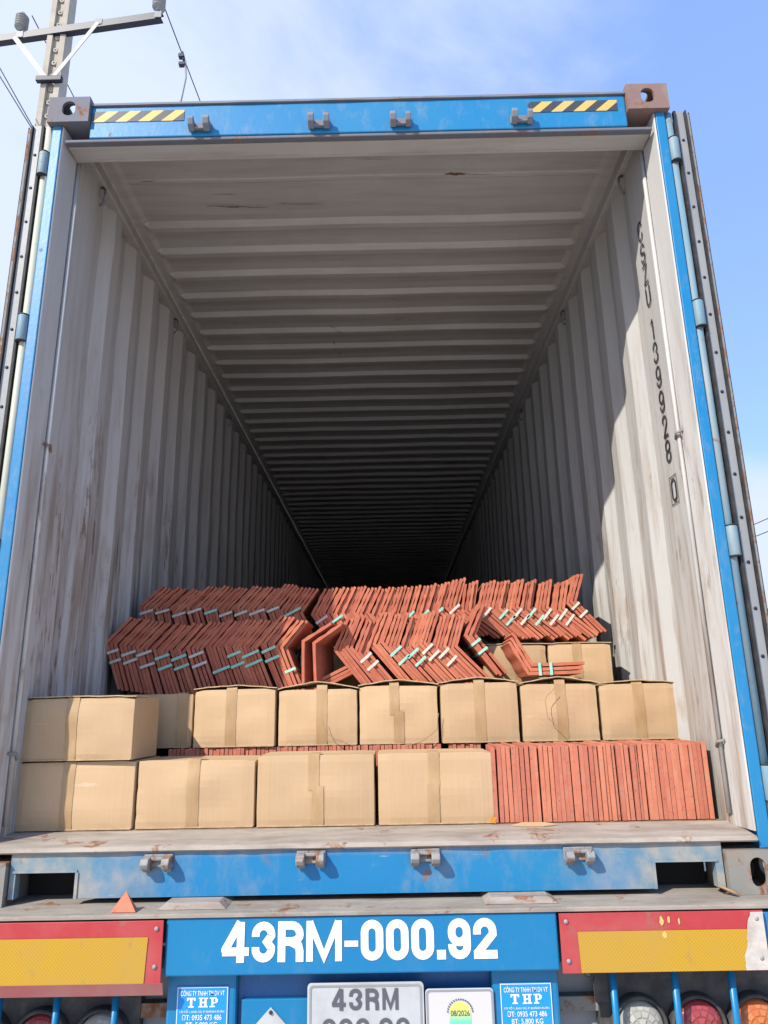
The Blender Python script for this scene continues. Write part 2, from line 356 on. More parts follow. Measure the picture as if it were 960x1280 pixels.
bmp = s.n('ShaderNodeMath', {0: s.mul(s.noise(90, .2, .8, (1.5, 1.5, .02), detail=1), .25), 1: s.noise(6, rnd=9)}, operation='ADD').outputs[0]
m_card = s.out(vr, .82, bmp, .35, .004, spec=.25)
s = NT('cut_cardboard_edge'); m_cardedge = s.out(s.mx(s.noise(60, .3, .7), (0.42, 0.27, 0.14), (0.62, 0.44, 0.26)), .9)
s = NT('packing_tape')
m_tape = s.out(s.mx(s.noise(30, .4, .75, (1, 1, .3), rnd=7), (0.42, 0.262, 0.125), (0.50, 0.33, 0.165)), s.n('ShaderNodeMapRange', {0: s.noise(14, .2, .9, (1, 1, .5), rnd=5), 3: .3, 4: .65}).outputs[0], s.noise(26, (.3), .8, (1, 1, .35), rnd=4), .4, .001)
s = NT('clear_tape')
s.b.inputs['Alpha'].default_value = .20; m_clear = s.out((0.85, 0.80, 0.72), .12, s.noise(60, rnd=4), .9, .003)
def strapmat(n, a, b):
    s = NT(n); return s.out(s.mx(s.noise(40, .35, .65, rnd=9), a, b), .45)
m_mint = strapmat('mint_strap', (0.22, 0.66, 0.50), (0.42, 0.70, 0.58)); m_white = strapmat('beige_strap', (0.62, 0.58, 0.48), (0.72, 0.68, 0.58))
s = NT('white_lettering'); m_letter = s.out(s.mx(s.noise(45, .62, .70, detail=9, rough=.7), s.mx(s.noise(9, .4, .75, detail=7), (0.80, 0.81, 0.79), (0.68, 0.68, 0.64)), (0.30, 0.42, 0.52)), .45)
s = NT('black_marker'); m_ink = s.out(s.mx(s.noise(40, .5, .75), (0.03, 0.03, 0.035), (0.16, 0.15, 0.14)), .6)
s = NT('grey_plate_ink'); m_plateink = s.out((0.10, 0.10, 0.12), .45)
s = NT('plate_white'); m_plate = s.out(s.mx(s.noise(14, .4, .75, detail=8), (0.50, 0.51, 0.51), (0.40, 0.40, 0.40)), .4)
s = NT('sticker_white'); m_stickw = s.out((0.60, 0.58, 0.61), .35)
s = NT('sticker_blue'); m_stickb = s.out(s.mx(s.noise(20, .5, .8), (0.010, 0.28, 0.78), (0.02, 0.32, 0.76)), .35)
def gradmat(n):
    s = NT(n); sep = s.n('ShaderNodeSeparateXYZ', {0: s.tc.outputs['Object']})
    return s, sep
s, sep = gradmat('inspection_arch'); f = s.n('ShaderNodeMapRange', {0: sep.outputs[2], 1: 1.217, 2: 1.245}, clamp=True).outputs[0]
m_arch = s.out(s.mx(f, (0.16, 0.62, 0.42), (0.86, 0.78, 0.16)), .4)
def sheeting(n, col, worn, grid=True, amt=.5, right=False):
    s = NT(n)
    rot = s.n('ShaderNodeMapping', {0: s.tc.outputs['Object'], 'Rotation': (0, R(45), 0)}).outputs[0]
    br = s.n('ShaderNodeTexChecker', {'Vector': rot, 'Scale': 150.0})
    w1 = s.n('ShaderNodeTexWave', {'Vector': rot, 'Scale': 45.0, 'Distortion': .3}, bands_direction='X'); w2 = s.n('ShaderNodeTexWave', {'Vector': rot, 'Scale': 45.0, 'Distortion': .3}, bands_direction='Z')
    mxw = s.n('ShaderNodeMath', {0: w1.outputs['Fac'], 1: w2.outputs['Fac']}, operation='MAXIMUM').outputs[0]
    g = s.n('ShaderNodeMapRange', {0: mxw, 1: .86, 2: .99, 3: 0, 4: .45}, clamp=True).outputs[0]
    c = s.mx(g, col, tuple(min(1, q*1.25+.08) for q in col)) if grid else col
    c = s.mx(s.mul(s.noise(5, .45, .7, detail=7), amt), c, worn)
    c = s.mx(s.mul(s.noise(30, .60, .72, (1, 1, .5), detail=7), amt*.7), c, (0.25, 0.17, 0.12))
    if right:
        sx = s.n('ShaderNodeSeparateXYZ', {0: s.tc.outputs['Object']})
        a = s.n('ShaderNodeMath', {0: sx.outputs[0], 1: s.mul(s.noise(14, 0, 1, detail=6), .09)}, operation='ADD').outputs[0]
        a = s.n('ShaderNodeMath', {0: a, 1: s.mul(sx.outputs[2], -0.35)}, operation='ADD').outputs[0]
        pe = s.n('ShaderNodeMapRange', {0: a, 1: .518, 2: .528}, clamp=True).outputs[0]
        c = s.mx(pe, c, s.mx(s.noise(30, .4, .7), (0.58, 0.52, 0.45), (0.40, 0.36, 0.31)))
    return s.out(c, .35, None)
m_yel = sheeting('yellow_reflective', (0.47, 0.265, 0.008), (0.43, 0.26, 0.07), True, .55)
m_red = sheeting('red_reflective', (0.44, 0.040, 0.045), (0.46, 0.12, 0.11), False, .7)
m_redfade = sheeting('faded_red_lip', (0.33, 0.09, 0.09), (0.34, 0.17, 0.15), False, .7)
s = NT('stripe_yellow'); m_sy = s.out(s.mx(s.noise(12, .4, .8), (0.72, 0.46, 0.09), (0.60, 0.42, 0.20)), .5)
s = NT('stripe_black'); m_sb = s.out((0.05, 0.055, 0.065), .5)
def lens(n, a, b):
    s = NT(n)
    br = s.n('ShaderNodeTexBrick', {'Vector': s.n('ShaderNodeMapping', {0: s.tc.outputs['Object'], 'Rotation': (R(90), 0, 0)}).outputs[0], 'Color1': (*a, 1), 'Color2': (*tuple(q*.8 for q in a), 1), 'Mortar': (*b, 1), 'Scale': 19.0, 'Mortar Size': .03, 'Mortar Smooth': .4})
    return s.out(br.outputs[0], .12, br.outputs['Fac'], .6, .003)
def lens(n, a, b):
    s = NT(n); g = s.n('ShaderNodeNewGeometry')
    return s.out(s.mx(s.n('ShaderNodeMapRange', {0: g.outputs['Random Per Island'], 3: 0, 4: 1}).outputs[0], a, b), .12, s.noise(120), .5, .002)
m_lc = lens('clear_lens', (0.30, 0.29, 0.25), (0.46, 0.45, 0.38)); m_lr = lens('red_lens', (0.28, 0.035, 0.04), (0.38, 0.08, 0.08)); m_lo = lens('orange_lens', (0.48, 0.11, 0.025), (0.58, 0.21, 0.07))
s = NT('lamp_housing_rubber'); m_house = s.out(s.mx(s.noise(18, .4, .8), (0.045, 0.045, 0.045), (0.13, 0.12, 0.11)), .8)
s = NT('aged_concrete_pole'); m_pole = s.out(s.mx(s.noise(6, .3, .7), (0.40, 0.36, 0.29), (0.50, 0.45, 0.37)), .9, s.noise(60), .4)
s = NT('porcelain'); m_porc = s.out((0.26, 0.27, 0.26), .25)
s = NT('leaf_green'); m_leaf = s.out(s.mx(s.noise(3, .3, .7), (0.06, 0.12, 0.025), (0.13, 0.20, 0.035)), .6)
s = NT('bark'); m_bark = s.out(s.mx(s.noise(8, .3, .7), (0.12, 0.09, 0.06), (0.2, 0.16, 0.12)), .95)
s = NT('yard_concrete'); m_ground = s.out(s.mx(s.noise(.5, .35, .7, detail=8), (0.42, 0.39, 0.34), (0.50, 0.46, 0.40)), .95, s.noise(30), .4, .004)
s = NT('twine'); m_twine = s.out((0.34, 0.22, 0.13), .9)
s = NT('dry_leaf'); m_dry = s.out(s.mx(s.noise(60, .4, .7), (0.75, 0.33, 0.02), (0.30, 0.12, 0.03)), .7)
s = NT('tyre_rubber'); m_tyre = s.out((0.025, 0.025, 0.025), .85)

# ------------------------------------------------------------------ setting: ground
bm = bmesh.new(); N = 24
gv = [[bm.verts.new(((i-N/2)*50, (j-N/2)*50, -1.5)) for j in range(N+1)] for i in range(N+1)]
for i in range(N):
    for j in range(N): bm.faces.new((gv[i][j], gv[i+1][j], gv[i+1][j+1], gv[i][j+1]))
apply_props(obj('ground', bm, m_ground), kind='structure')

# ------------------------------------------------------------------ the container
CT = thing('shipping_container', 'long blue shipping container with open rear doors and grey corrugated inside, on the trailer', 'container')
H = 2.896; LEN = 12.19
# --- side walls
def side_wall(sx, mat):
    bm = bmesh.new()
    prof = [(0.118, 1.163), (0.124, 1.150), (0.136, 1.146), (0.148, 1.150), (0.152, 1.152), (0.335, 1.152), (0.398, 1.186)]
    y = 0.398
    while y < LEN-0.35:
        prof += [(y+.070, 1.186), (y+.133, 1.150), (y+.213, 1.150), (y+.278, 1.186)]; y += .278
    prof += [(LEN-.05, 1.186)]
    zs = [0.165+2.635*k/14 for k in range(15)]; cols = []
    def dn(y_, z_, lim=1): return (.0055*noise.noise(Vector((y_*2.1, z_*1.7, sx*4)))+.003*noise.noise(Vector((y_*6, z_*4, sx*9))))*(.25 if y_ < .36 else 1)*(0 < z_ < 2.7)
    for (yy, xx) in prof: cols.append([[bm.verts.new((sx*(xx+t+(dn(yy, z) if t == 0 else dn(yy, z))), yy+.3*dn(yy+9, z), z)) for z in zs] for t in (0, .0045)])
    for i in range(len(cols)-1):
        for k in (0, 1):
            for j in range(len(zs)-1):
                f = bm.faces.new((cols[i][k][j], cols[i+1][k][j], cols[i+1][k][j+1], cols[i][k][j+1])); f.material_index = k
        for j in (0, len(zs)-1):
            bm.faces.new((cols[i][0][j], cols[i+1][0][j], cols[i+1][1][j], cols[i][1][j]))
    for i in (0, len(cols)-1):
        for j in range(len(zs)-1): bm.faces.new((cols[i][0][j], cols[i][0][j+1], cols[i][1][j+1], cols[i][1][j]))
    o = obj('side_wall', bm, [mat, m_outside], CT)
    bmat = o.modifiers.new('bevel', 'BEVEL'); bmat.width = .009; bmat.segments = 2; bmat.limit_method = 'ANGLE'; bmat.angle_limit = R(18)
    return o
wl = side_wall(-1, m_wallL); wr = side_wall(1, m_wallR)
# --- roof: flat header panel, then corrugations across
bm = bmesh.new(); pr = [(0.10, 2.855), (0.40, 2.855), (0.405, 2.851), (0.425, 2.851), (.43, 2.855), (0.655, 2.862)]; y = .70
while y < LEN-.3:
    pr += [(y, 2.866), (y+.022, 2.842), (y+.060, 2.844), (y+.085, 2.864), (y+.15, 2.868)]; y += .209
pr += [(LEN-.05, 2.85)]
xs = [-1.14, -1.085, -1.06, -.5, 0, .5, 1.06, 1.085, 1.14]
def rz(x, z, yy):
    a = abs(x); base = 2.850 if a > 1.07 else z
    return base + .003*math.sin(x*5+yy*3)*(a < 1.07)
rows = [[[bm.verts.new((x, yy, rz(x, z, yy)+t)) for x in xs] for t in (0, .004)] for yy, z in pr]
for i in range(len(rows)-1):
    for k in (0, 1):
        for j in range(len(xs)-1):
            f = bm.faces.new((rows[i][k][j], rows[i+1][k][j], rows[i+1][k][j+1], rows[i][k][j+1])); f.material_index = k
o = obj('roof_panel', bm, [m_roof, m_outside], CT)
b_ = o.modifiers.new('bevel', 'BEVEL'); b_.width = .006; b_.segments = 2; b_.limit_method = 'ANGLE'; b_.angle_limit = R(12)
# --- top side rails, bottom rails
for sx in (-1, 1):
    bm = bmesh.new(); a, b = (1.128, 1.20)
    bx(bm, min(sx*a, sx*b), max(sx*a, sx*b), .10, LEN-.1, 2.785, 2.845)
    obj('top_side_rail', bm, m_roof, CT, bevel=.006)
    bm = bmesh.new(); a, b = 1.150, 1.215
    bx(bm, min(sx*a, sx*b), max(sx*a, sx*b), .18, LEN-.18, .015, .160)
    obj('bottom_side_rail', bm, m_outside, CT, bevel=.004)
    bm = bmesh.new(); bx(bm, min(sx*1.105, sx*1.149), max(sx*1.105, sx*1.149), .55, LEN-.1, .171, .196)
    obj('floor_angle', bm, m_sill, CT, bevel=.004)
    # lashing rings along the top rail
    for yy in (.34, 1.45, 2.9, 4.4):
        bm = bmesh.new(); tube(bm, [(sx*(1.148-.028*math.sin(t)), yy + .01*math.cos(t*2), 2.775-.045*(1-math.cos(t))) for t in [math.pi*k/8 for k in range(9)]], .005, 6)
        obj('lashing_ring', bm, m_luglow, CT)
    # lashing lugs on the inner jamb
    for zz in (.42, 1.48):
        bm = bmesh.new(); tube(bm, [(sx*1.150, .10, zz), (sx*1.128, .112, zz-.004), (sx*1.135, .13, zz-.02), (sx*1.152, .14, zz-.024)], .0055, 6)
        obj('lashing_lug', bm, m_cast, CT)
obj('front_wall', box(-1.17, 1.17, LEN-.08, LEN-.05, .16, 2.86), m_wallL, CT)
obj('floor_boards', box(-1.15, 1.15, .17, LEN-.08, .135, .170), m_floor, CT)
# --- rear frame
for sx in (-1, 1):
    bm = bmesh.new()
    X = lambda a: sx*a
    # blue post: front face, small outer return
    pts = [(X(1.166), .0, .118), (X(1.204), .0, .118), (X(1.204), .11, .118), (X(1.172), .11, .118), (X(1.172), .03, .118)]
    extrude_poly(bm, pts, (0, 0, 2.660))
    obj('corner_post', bm, m_blue, CT, bevel=.004)
    bm = bmesh.new()          # painted inner jamb plate, slightly slanted, with the rounded seam rib behind it
    pts = [(X(1.164), .001, .165), (X(1.1715), .031, .165), (X(1.1715), .112, .165), (X(1.166), .116, .165), (X(1.150), .112, .165), (X(1.160), .006, .165)]
    extrude_poly(bm, pts, (0, 0, 2.61))
    obj('inner_jamb', bm, m_jambin, CT, bevel=.002)
    bm = bmesh.new(); tube(bm, [(X(1.1455), .126, .20), (X(1.1455), .126, 2.70)], .0085, 10)
    obj('seam_rib', bm, m_jambin, CT)
    bm = bmesh.new(); tube(bm, [(X(1.2205), .018, .119), (X(1.2205), .018, 2.777)], .0155, 14)
    bx(bm, min(X(1.206), X(1.234)), max(X(1.206), X(1.234)), .022, .12, .119, 2.777)
    obj('hinge_pillar', bm, m_jamb if sx > 0 else m_jambl, CT)
bm = bmesh.new()                                           # header box with a dark lip above
bx(bm, -1.055, 1.055, .0, .085, 2.715, 2.862); obj('door_header', bm, m_blue, CT, bevel=.004)
bm = bmesh.new()
n = 40; pts = []
for i in range(n+1):
    x = -1.055+2.11*i/n; w = .003*noise.noise(Vector((x*6, 0, 0))); pts.append((x, w))
vt = []
for x, w in pts: vt.append([bm.verts.new((x, -.008+w, 2.8635)), bm.verts.new((x, -.008+w, 2.873+w)), bm.verts.new((x, .12, 2.876)), bm.verts.new((x, .12, 2.8635))])
for i in range(n):
    for k in range(4): bm.faces.new((vt[i][k], vt[i+1][k], vt[i+1][(k+1) % 4], vt[i][(k+1) % 4]))
bm.faces.new(vt[0]); bm.faces.new(vt[-1][::-1])
obj('header_lip', bm, m_luglow, CT)
obj('header_gasket', box(-1.150, 1.150, .004, .03, 2.700, 2.713), m_castblue, CT, bevel=.003)
obj('header_inner_panel', box(-1.148, 1.148, .031, .099, 2.700, 2.7125), m_roof, CT)
bm = bmesh.new(); extrude_poly(bm, [(-1.148, .100, 2.700), (-1.148, .112, 2.700), (-1.148, .150, 2.8525), (-1.148, .100, 2.8525)], (2.296, 0, 0)); obj('header_back_plate', bm, m_roof, CT)
# header stripes
for x0, x1, z0, z1 in ((-1.048, -.686, 2.788, 2.838), (.672, 1.022, 2.788, 2.838)):
    bm = bmesh.new(); w = (x1-x0)/8; sl = .055
    for k in range(-1, 9):
        a = x0+k*w; poly = [(a, z0), (a+w, z0), (a+w+sl, z1), (a+sl, z1)]
        def clip(poly, lim, sgn):
            out = []
            for i in range(len(poly)):
                p, q = poly[i], poly[(i+1) % len(poly)]
                ip, iq = sgn*(p[0]-lim) >= 0, sgn*(q[0]-lim) >= 0
                if ip: out.append(p)
                if ip != iq:
                    t = (lim-p[0])/(q[0]-p[0]); out.append((lim, p[1]+t*(q[1]-p[1])))
            return out
        poly = clip(clip(poly, x0, 1), x1, -1)
        if len(poly) < 3: continue
        f = bm.faces.new([bm.verts.new((px, -.0022, pz)) for px, pz in poly]); f.material_index = 0 if k % 2 == 0 else 1
    obj('hazard_stripe', bm, [m_sy, m_sb], CT)
# sill with fork openings
bm = bmesh.new()
bx(bm, -1.052, 1.052, 0, .03, .0865, .140)
bx(bm, -.858, .853, 0, .03, .016, .0864); bx(bm, -1.052, -1.035, 0, .03, .016, .0864); bx(bm, 1.03, 1.052, 0, .03, .016, .0864)
obj('door_sill', bm, m_sillpaint, CT)
for a, b in ((.853, 1.03), (-1.035, -.858)):               # raised rims round the openings
    bm = bmesh.new(); bx(bm, a-.010, b+.006, -.004, -.0005, .0865, .093); bx(bm, a-.010 if a > 0 else b+.001, a-.001 if a > 0 else b+.010, -.004, -.0005, .016, .0862); obj('opening_rim', bm, m_sillpaint, CT)
    obj('opening_shade_plate', box(a-.012, b+.012, .12, .13, .002, .134), m_dark, CT)  # black plate standing in for the shade inside the opening
bm = bmesh.new()                                           # rounded, rusty threshold
pr = [(-.010, .1395), (-.015, .144), (-.013, .150), (-.006, .1550), (.05, .162), (.13, .168), (.172, .1715), (.172, .1405), (.03, .1405)]
nn = 60; rws = []
for i in range(nn+1):
    x = -1.158+2.316*i/nn; d = .0035*noise.noise(Vector((x*7, 2, 0)))+.002*noise.noise(Vector((x*25, 5, 0)))
    rws.append([bm.verts.new((x, yy+(d if yy < 0 else 0), zz+(d*.6 if .145 < zz < .169 else 0))) for yy, zz in pr])
for i in range(nn):
    for k in range(len(pr)): bm.faces.new((rws[i][k], rws[i+1][k], rws[i+1][(k+1) % len(pr)], rws[i][(k+1) % len(pr)]))
bm.faces.new(rws[0]); bm.faces.new(rws[-1][::-1])
obj('door_threshold', bm, m_sill, CT, smooth=False)
# corner castings with real holes
def casting(sx, top, rear, mat):
    z0 = H-.118 if top else .0
    yc = .089-.020 if rear else LEN-.084; cx = sx*(1.219-.081)
    bm = bmesh.new(); sgn = -1 if rear else 1; t = .012
    hv = .059
    plate_hole(bm, (cx, yc+sgn*.089, z0+hv), (1, 0, 0), (0, 0, 1), .081, hv, oval(.023, .0395, cu=sx*.006) if not top else oval(.026, .034, cu=0, cv=.004), (0, -sgn*t, 0))
    plate_hole(bm, (cx+sx*.081, yc, z0+hv), (0, 1, 0), (0, 0, 1), .089-t, hv, oval(.0395, .026), (-sx*t, 0, 0))
    zt = z0+.118 if top else z0
    plate_hole(bm, (cx-sx*t/2, yc, zt), (1, 0, 0), (0, 1, 0), .081-t/2-.0002, .089-t-.0002, oval(.030, .058), (0, 0, -t if top else t))
    zz = z0 if top else z0+.118-t
    bx(bm, cx-.081+(t if sx < 0 else 0), cx+.081-(t if sx > 0 else 0), yc-.089+t, yc+.089-t, zz+.0003, zz+t-.0003)
    xi = cx-sx*.081
    bx(bm, min(xi, xi+sx*t), max(xi, xi+sx*t), yc-.089+t, yc+.089-t, z0+t, z0+.118-t)
    yb = yc-sgn*.089
    bx(bm, cx-.081+t, cx+.081-t, min(yb, yb+sgn*t), max(yb, yb+sgn*t), z0+t, z0+.118-t)
    bmesh.ops.remove_doubles(bm, verts=bm.verts, dist=1e-5)
    return obj('corner_casting', bm, mat, CT)
for sx in (-1, 1):
    for top in (0, 1):
        mt = {(-1, 1): m_castblue, (1, 1): m_castrust}.get((sx, top), m_cast)
        o = casting(sx, top, True, mt)
        if (sx, top) == (1, 1): o['label'] = 'rust brown upper right corner casting'
        casting(sx, top, False, m_castblue)
# cam keepers: base bar and two hooked lugs
def keeper(x, z, top, mat, tilt=0):
    o = bpy.data.objects.new('cam_keeper', None); COL.objects.link(o); o.parent = CT; o.location = (x, 0, z); return o
def keeper_mesh(x, z, top, mat, k):
    rnd = random.Random(k); bm = bmesh.new(); w = .031
    bx(bm, x-w-.012, x+w+.012, -.007, -.001, z-.017, z+.020)
    for s_ in (-1, 1):
        cx = x+s_*w*(.92+.1*rnd.random()); tw = .010+.003*rnd.random(); dp = .034+.012*rnd.random()
        if not top:      # lug: rounded block sticking out, lower end cut away
            pts = [(cx-tw, -.007, z+.016), (cx-tw, -dp, z+.012), (cx-tw, -dp-.008, z-.002), (cx-tw, -dp, z-.016), (cx-tw, -.022, z-.020), (cx-tw, -.007, z-.030)]
        else:            # upper hooks open upwards
            pts = [(cx-tw, -.007, z-.026), (cx-tw, -dp*.8, z-.012), (cx-tw, -dp, z+.010), (cx-tw, -dp*.85, z+.028), (cx-tw, -.020, z+.016), (cx-tw, -.007, z+.018)]
        extrude_poly(bm, pts, (tw*2, 0, 0))
    bx(bm, x-w+.010, x+w-.010, -.020, -.0072, z+(.004 if not top else -.020), z+(.014 if not top else -.010))
    return obj('cam_keeper', bm, mat, CT, bevel=.003)
for k, (x, z) in enumerate(((-.612, .113), (-.160, .117), (.178, .116), (.628, .113))): keeper_mesh(x, z, False, m_lug, k)
for k, (x, z) in enumerate(((-.620, 2.752), (-.152, 2.752), (.168, 2.752), (.640, 2.752))): keeper_mesh(x, z, True, m_luglow, k+10)
# doors folded back along the sides
def door(sx):
    D = bpy.data.objects.new('open_door', None)
    x0 = 1.242; W = 1.12
    bm = bmesh.new(); X = lambda a: sx*a
    pr_ = [(0.02, 1.252), (.10, 1.252), (.11, 1.252)]; y = .10
    bx(bm, min(X(1.250), X(1.300)), max(X(1.250), X(1.300)), .020, .10, .14, 2.765)          # stile
    bx(bm, min(X(1.250), X(1.300)), max(X(1.250), X(1.300)), W-.08, W, .14, 2.765)
    bx(bm, min(X(1.250), X(1.300)), max(X(1.250), X(1.300)), .101, W-.081, 2.665, 2.765)
    bx(bm, min(X(1.250), X(1.300)), max(X(1.250), X(1.300)), .101, W-.081, .14, .24)
    ys = [.101]; xx = [1.262]
    yy = .101; side = 0
    while yy < W-.15:
        ys += [yy+.06, yy+.09]; side ^= 1; xx += [xx[-1], 1.262+.030*side]; yy += .12
    ys.append(W-.081); xx.append(xx[-1])
    for i in range(len(ys)-1):
        vv = [bm.verts.new((X(x_), y_, z_)) for (x_, y_) in ((xx[i], ys[i]), (xx[i+1], ys[i+1])) for z_ in (.2405, 2.6645)]
        bm.faces.new((vv[0], vv[2], vv[3], vv[1]))
    d = obj('open_door', bm, m_castblue if sx > 0 else m_outside, CT)
    bm = bmesh.new(); bx(bm, min(X(1.240), X(1.2495)), max(X(1.240), X(1.2495)), .004, .019, .11, 2.785)
    bx(bm, min(X(1.284), X(1.290)), max(X(1.284), X(1.290)), .002, .0195, .11, 2.785)
    bx(bm, min(X(1.3005), X(1.304)), max(X(1.3005), X(1.304)), .008, .06, .11, 2.78)
    g = obj('door_gasket', bm, m_rubber, d)
    bm = bmesh.new(); bx(bm, min(X(1.2515), X(1.282)), max(X(1.2515), X(1.282)), .012, .0195, .13, 2.79); obj('gasket_strip', bm, m_galv, d)
    bm = bmesh.new(); z = .22
    while z < 2.75:
        lathe(bm, (X(1.267), .0122, z), (0, -1, 0), [(0, .006), (.002, .006), (.0045, .003)], 8); z += .152
    obj('rivet_row', bm, m_darksteel, d)
    bm = bmesh.new(); bx(bm, min(X(1.291), X(1.300)), max(X(1.291), X(1.300)), .006, .0195, .13, 2.77); obj('door_edge', bm, m_cast, d)
    return d
door(-1); door(1)
for sx in (-1, 1):
    for z in (.30, 1.05, 1.89, 2.60):
        bm = bmesh.new(); tube(bm, [(sx*1.2245, .005, z-.05), (sx*1.2245, .005, z+.05)], .0195, 12)
        bx(bm, min(sx*1.206, sx*1.241), max(sx*1.206, sx*1.241), .008, .03, z-.05, z+.05)
        h = obj('door_hinge', bm, m_jamb, CT, bevel=.002)
        bm = bmesh.new()
        for dz in (-.053, .051): tube(bm, [(sx*1.2245, .005, z+dz), (sx*1.2245, .005, z+dz+.003)], .0205, 12)
        obj('hinge_pin', bm, m_rubber, h)
# lettering on the first flat panel of the right wall, one glyph below the other
def glyphs():
    bm = bmesh.new()
    zs = [(c, z) for c, z in zip('CSZU', (2.415, 2.312, 2.215, 2.115))] + [('1', 1.965)] + [(c, z) for c, z in zip('39928', (1.865, 1.762, 1.658, 1.555, 1.455))] + [('0', 1.300)]
    for c, z in zs:
        y = .246 if z > 1.4 else .238
        M4 = Matrix(((0, 0, -1, 1.1480), (-1, 0, 0, y), (0, 1, 0, z), (0, 0, 0, 1))); w = .024 if c == '1' else .046
        for n_, (pth, cl) in enumerate(glyph_paths(c, w, .088, .0095)): ribbon(bm, [(a-w/2, b-.044) for a, b in pth], .0095, .0003*n_, cl, M4)
    for dz in (-.052, .052):      # box round the check digit
        for a in (-.034, ):
            vv = [bm.verts.new((1.1480, .238+q, 1.300+dz+r)) for q, r in ((-.034, -.002), (.034, -.002), (.034, .002), (-.034, .002))]; bm.faces.new(vv)
    for q0 in (-.034, .031):
        vv = [bm.verts.new((1.1480, .238+q, 1.300+r)) for q, r in ((q0, -.0495), (q0+.003, -.0495), (q0+.003, .0495), (q0, .0495))]; bm.faces.new(vv)
    return bm
o = obj('wall_lettering', glyphs(), m_ink, CT)
o['label'] = 'black upright letters and numbers CSZU 139928 0 down the right inner wall'
# rust scratches and scuffs on roof and left wall
def scratch(name, c, U, V, lu, lv, seed, mat, nrm):
    rr_ = random.Random(seed); bm = bmesh.new(); c = Vector(c); U = Vector(U); V = Vector(V); n = 22; a = []; b = []
    for k in range(n+1):
        t = k/n; e = math.sin(math.pi*t)**.5; m = lv*.8*noise.noise(Vector((t*3+seed, 0, 0)))
        w = lv*e*(.25+.9*abs(noise.noise(Vector((t*9+seed, 3, 0)))))
        a.append(c+U*(t-.5)*lu+V*(m+w/2)+Vector(nrm)*.0006); b.append(c+U*(t-.5)*lu+V*(m-w/2)+Vector(nrm)*.0006)
    A = [bm.verts.new(p) for p in a]; B = [bm.verts.new(p) for p in b]
    for k in range(n): bm.faces.new((A[k], A[k+1], B[k+1], B[k]))
    return obj(name, bm, mat, CT)
s = NT('rust_mark'); m_rustmark = s.out(s.mx(s.noise(40, .35, .65), (0.09, 0.035, 0.02), (0.22, 0.08, 0.04)), .9)
for k, (x, y, lu, lv) in enumerate(((-.60, .585, .30, .014), (-.30, .575, .22, .008), (.42, .40, .10, .030), (.52, .405, .16, .006), (-.965, .404, .06, .010), (-.64, .50, .12, .006), (.05, .30, .16, .004))):
    scratch('rust_scratch', (x, y, 2.8480 if y > .5 else 2.8500), (1, .04, 0), (0, 1, 0), lu, lv, k*3+1, m_rustmark, (0, 0, -1))
for k, (x, y, l_, v_, ang) in enumerate(((-.235, 1.70, .05, .010, .9), (-.20, 1.76, .05, .010, .8), (-.24, 1.90, .06, .012, 1.4), (-.215, 2.05, .05, .010, 1.2), (.18, 1.62, .08, .008, -.5), (.15, 1.40, .07, .004, .7))):
    scratch('rust_scratch', (x, y, 2.8385), (math.cos(ang), math.sin(ang), 0), (-math.sin(ang), math.cos(ang), 0), l_, v_, 40+k, m_rustmark, (0, 0, -1))
# roof stiffeners under the floor
for k in range(20):
    y = .35+k*.6; obj('cross_member', box(-1.148, 1.148, y, y+.05, .02, .134), m_chassis, CT)

# ------------------------------------------------------------------ the trailer
TR = thing('semi_trailer', 'blue semi-trailer with red and yellow rear panels and number plate under the container', 'trailer', (0, 0, -1.5))
bm = bmesh.new(); n = 50
pr = [(-.118, -.0110), (-.118, -.004), (-.112, -.0012), (.0, -.0005), (.30, -.0008), (.30, -.0110)]
rws = []
for i in range(n+1):
    x = -1.25+2.5*i/n; d = .002*noise.noise(Vector((x*9, 1, 0)))
    rws.append([bm.verts.new((x, yy+(d if yy < -.05 else 0), zz-(abs(d) if zz > -.01 else 0))) for yy, zz in pr])
for i in range(n):
    for k in range(len(pr)): bm.faces.new((rws[i][k], rws[i+1][k], rws[i+1][(k+1) % len(pr)], rws[i][(k+1) % len(pr)]))
bm.faces.new(rws[0]); bm.faces.new(rws[-1][::-1])
obj('deck_plate', bm, m_deck, TR)
for a, b in ((-.575, -.405), (.352, .535)):
    bm = bmesh.new(); bot = [(a-.012, -.075), (b+.012, -.075), (b+.012, .06), (a-.012, .06)]; tp = [(a+.008, -.055), (b-.012, -.055), (b-.012, .06), (a+.008, .06)]
    v0 = [bm.verts.new((x, y, .0001)) for x, y in bot]; v1 = [bm.verts.new((x, y, .0135)) for x, y in tp]
    bm.faces.new(v1); bm.faces.new(v0[::-1])
    for i in range(4): bm.faces.new((v0[i], v0[(i+1) % 4], v1[(i+1) % 4], v1[i]))
    obj('support_pad', bm, m_sill, TR)
# beam that carries the number
obj('number_beam', box(-.548, .530, -.112, -.05, -.156, -.0125), m_blueplain, TR, bevel=.005)
bm = bmesh.new(); block_text(bm, '43RM-000.92', -.390, -.124, .752, .100, .0212, -.1135, {'4': 33, '3': 29, 'R': 32, 'M': 44, '-': 17, '0': 28, '.': 11, '9': 28, '2': 29}, 3.2)
obj('number_lettering', bm, m_letter, TR)['label'] = 'white painted number 43RM-000.92'
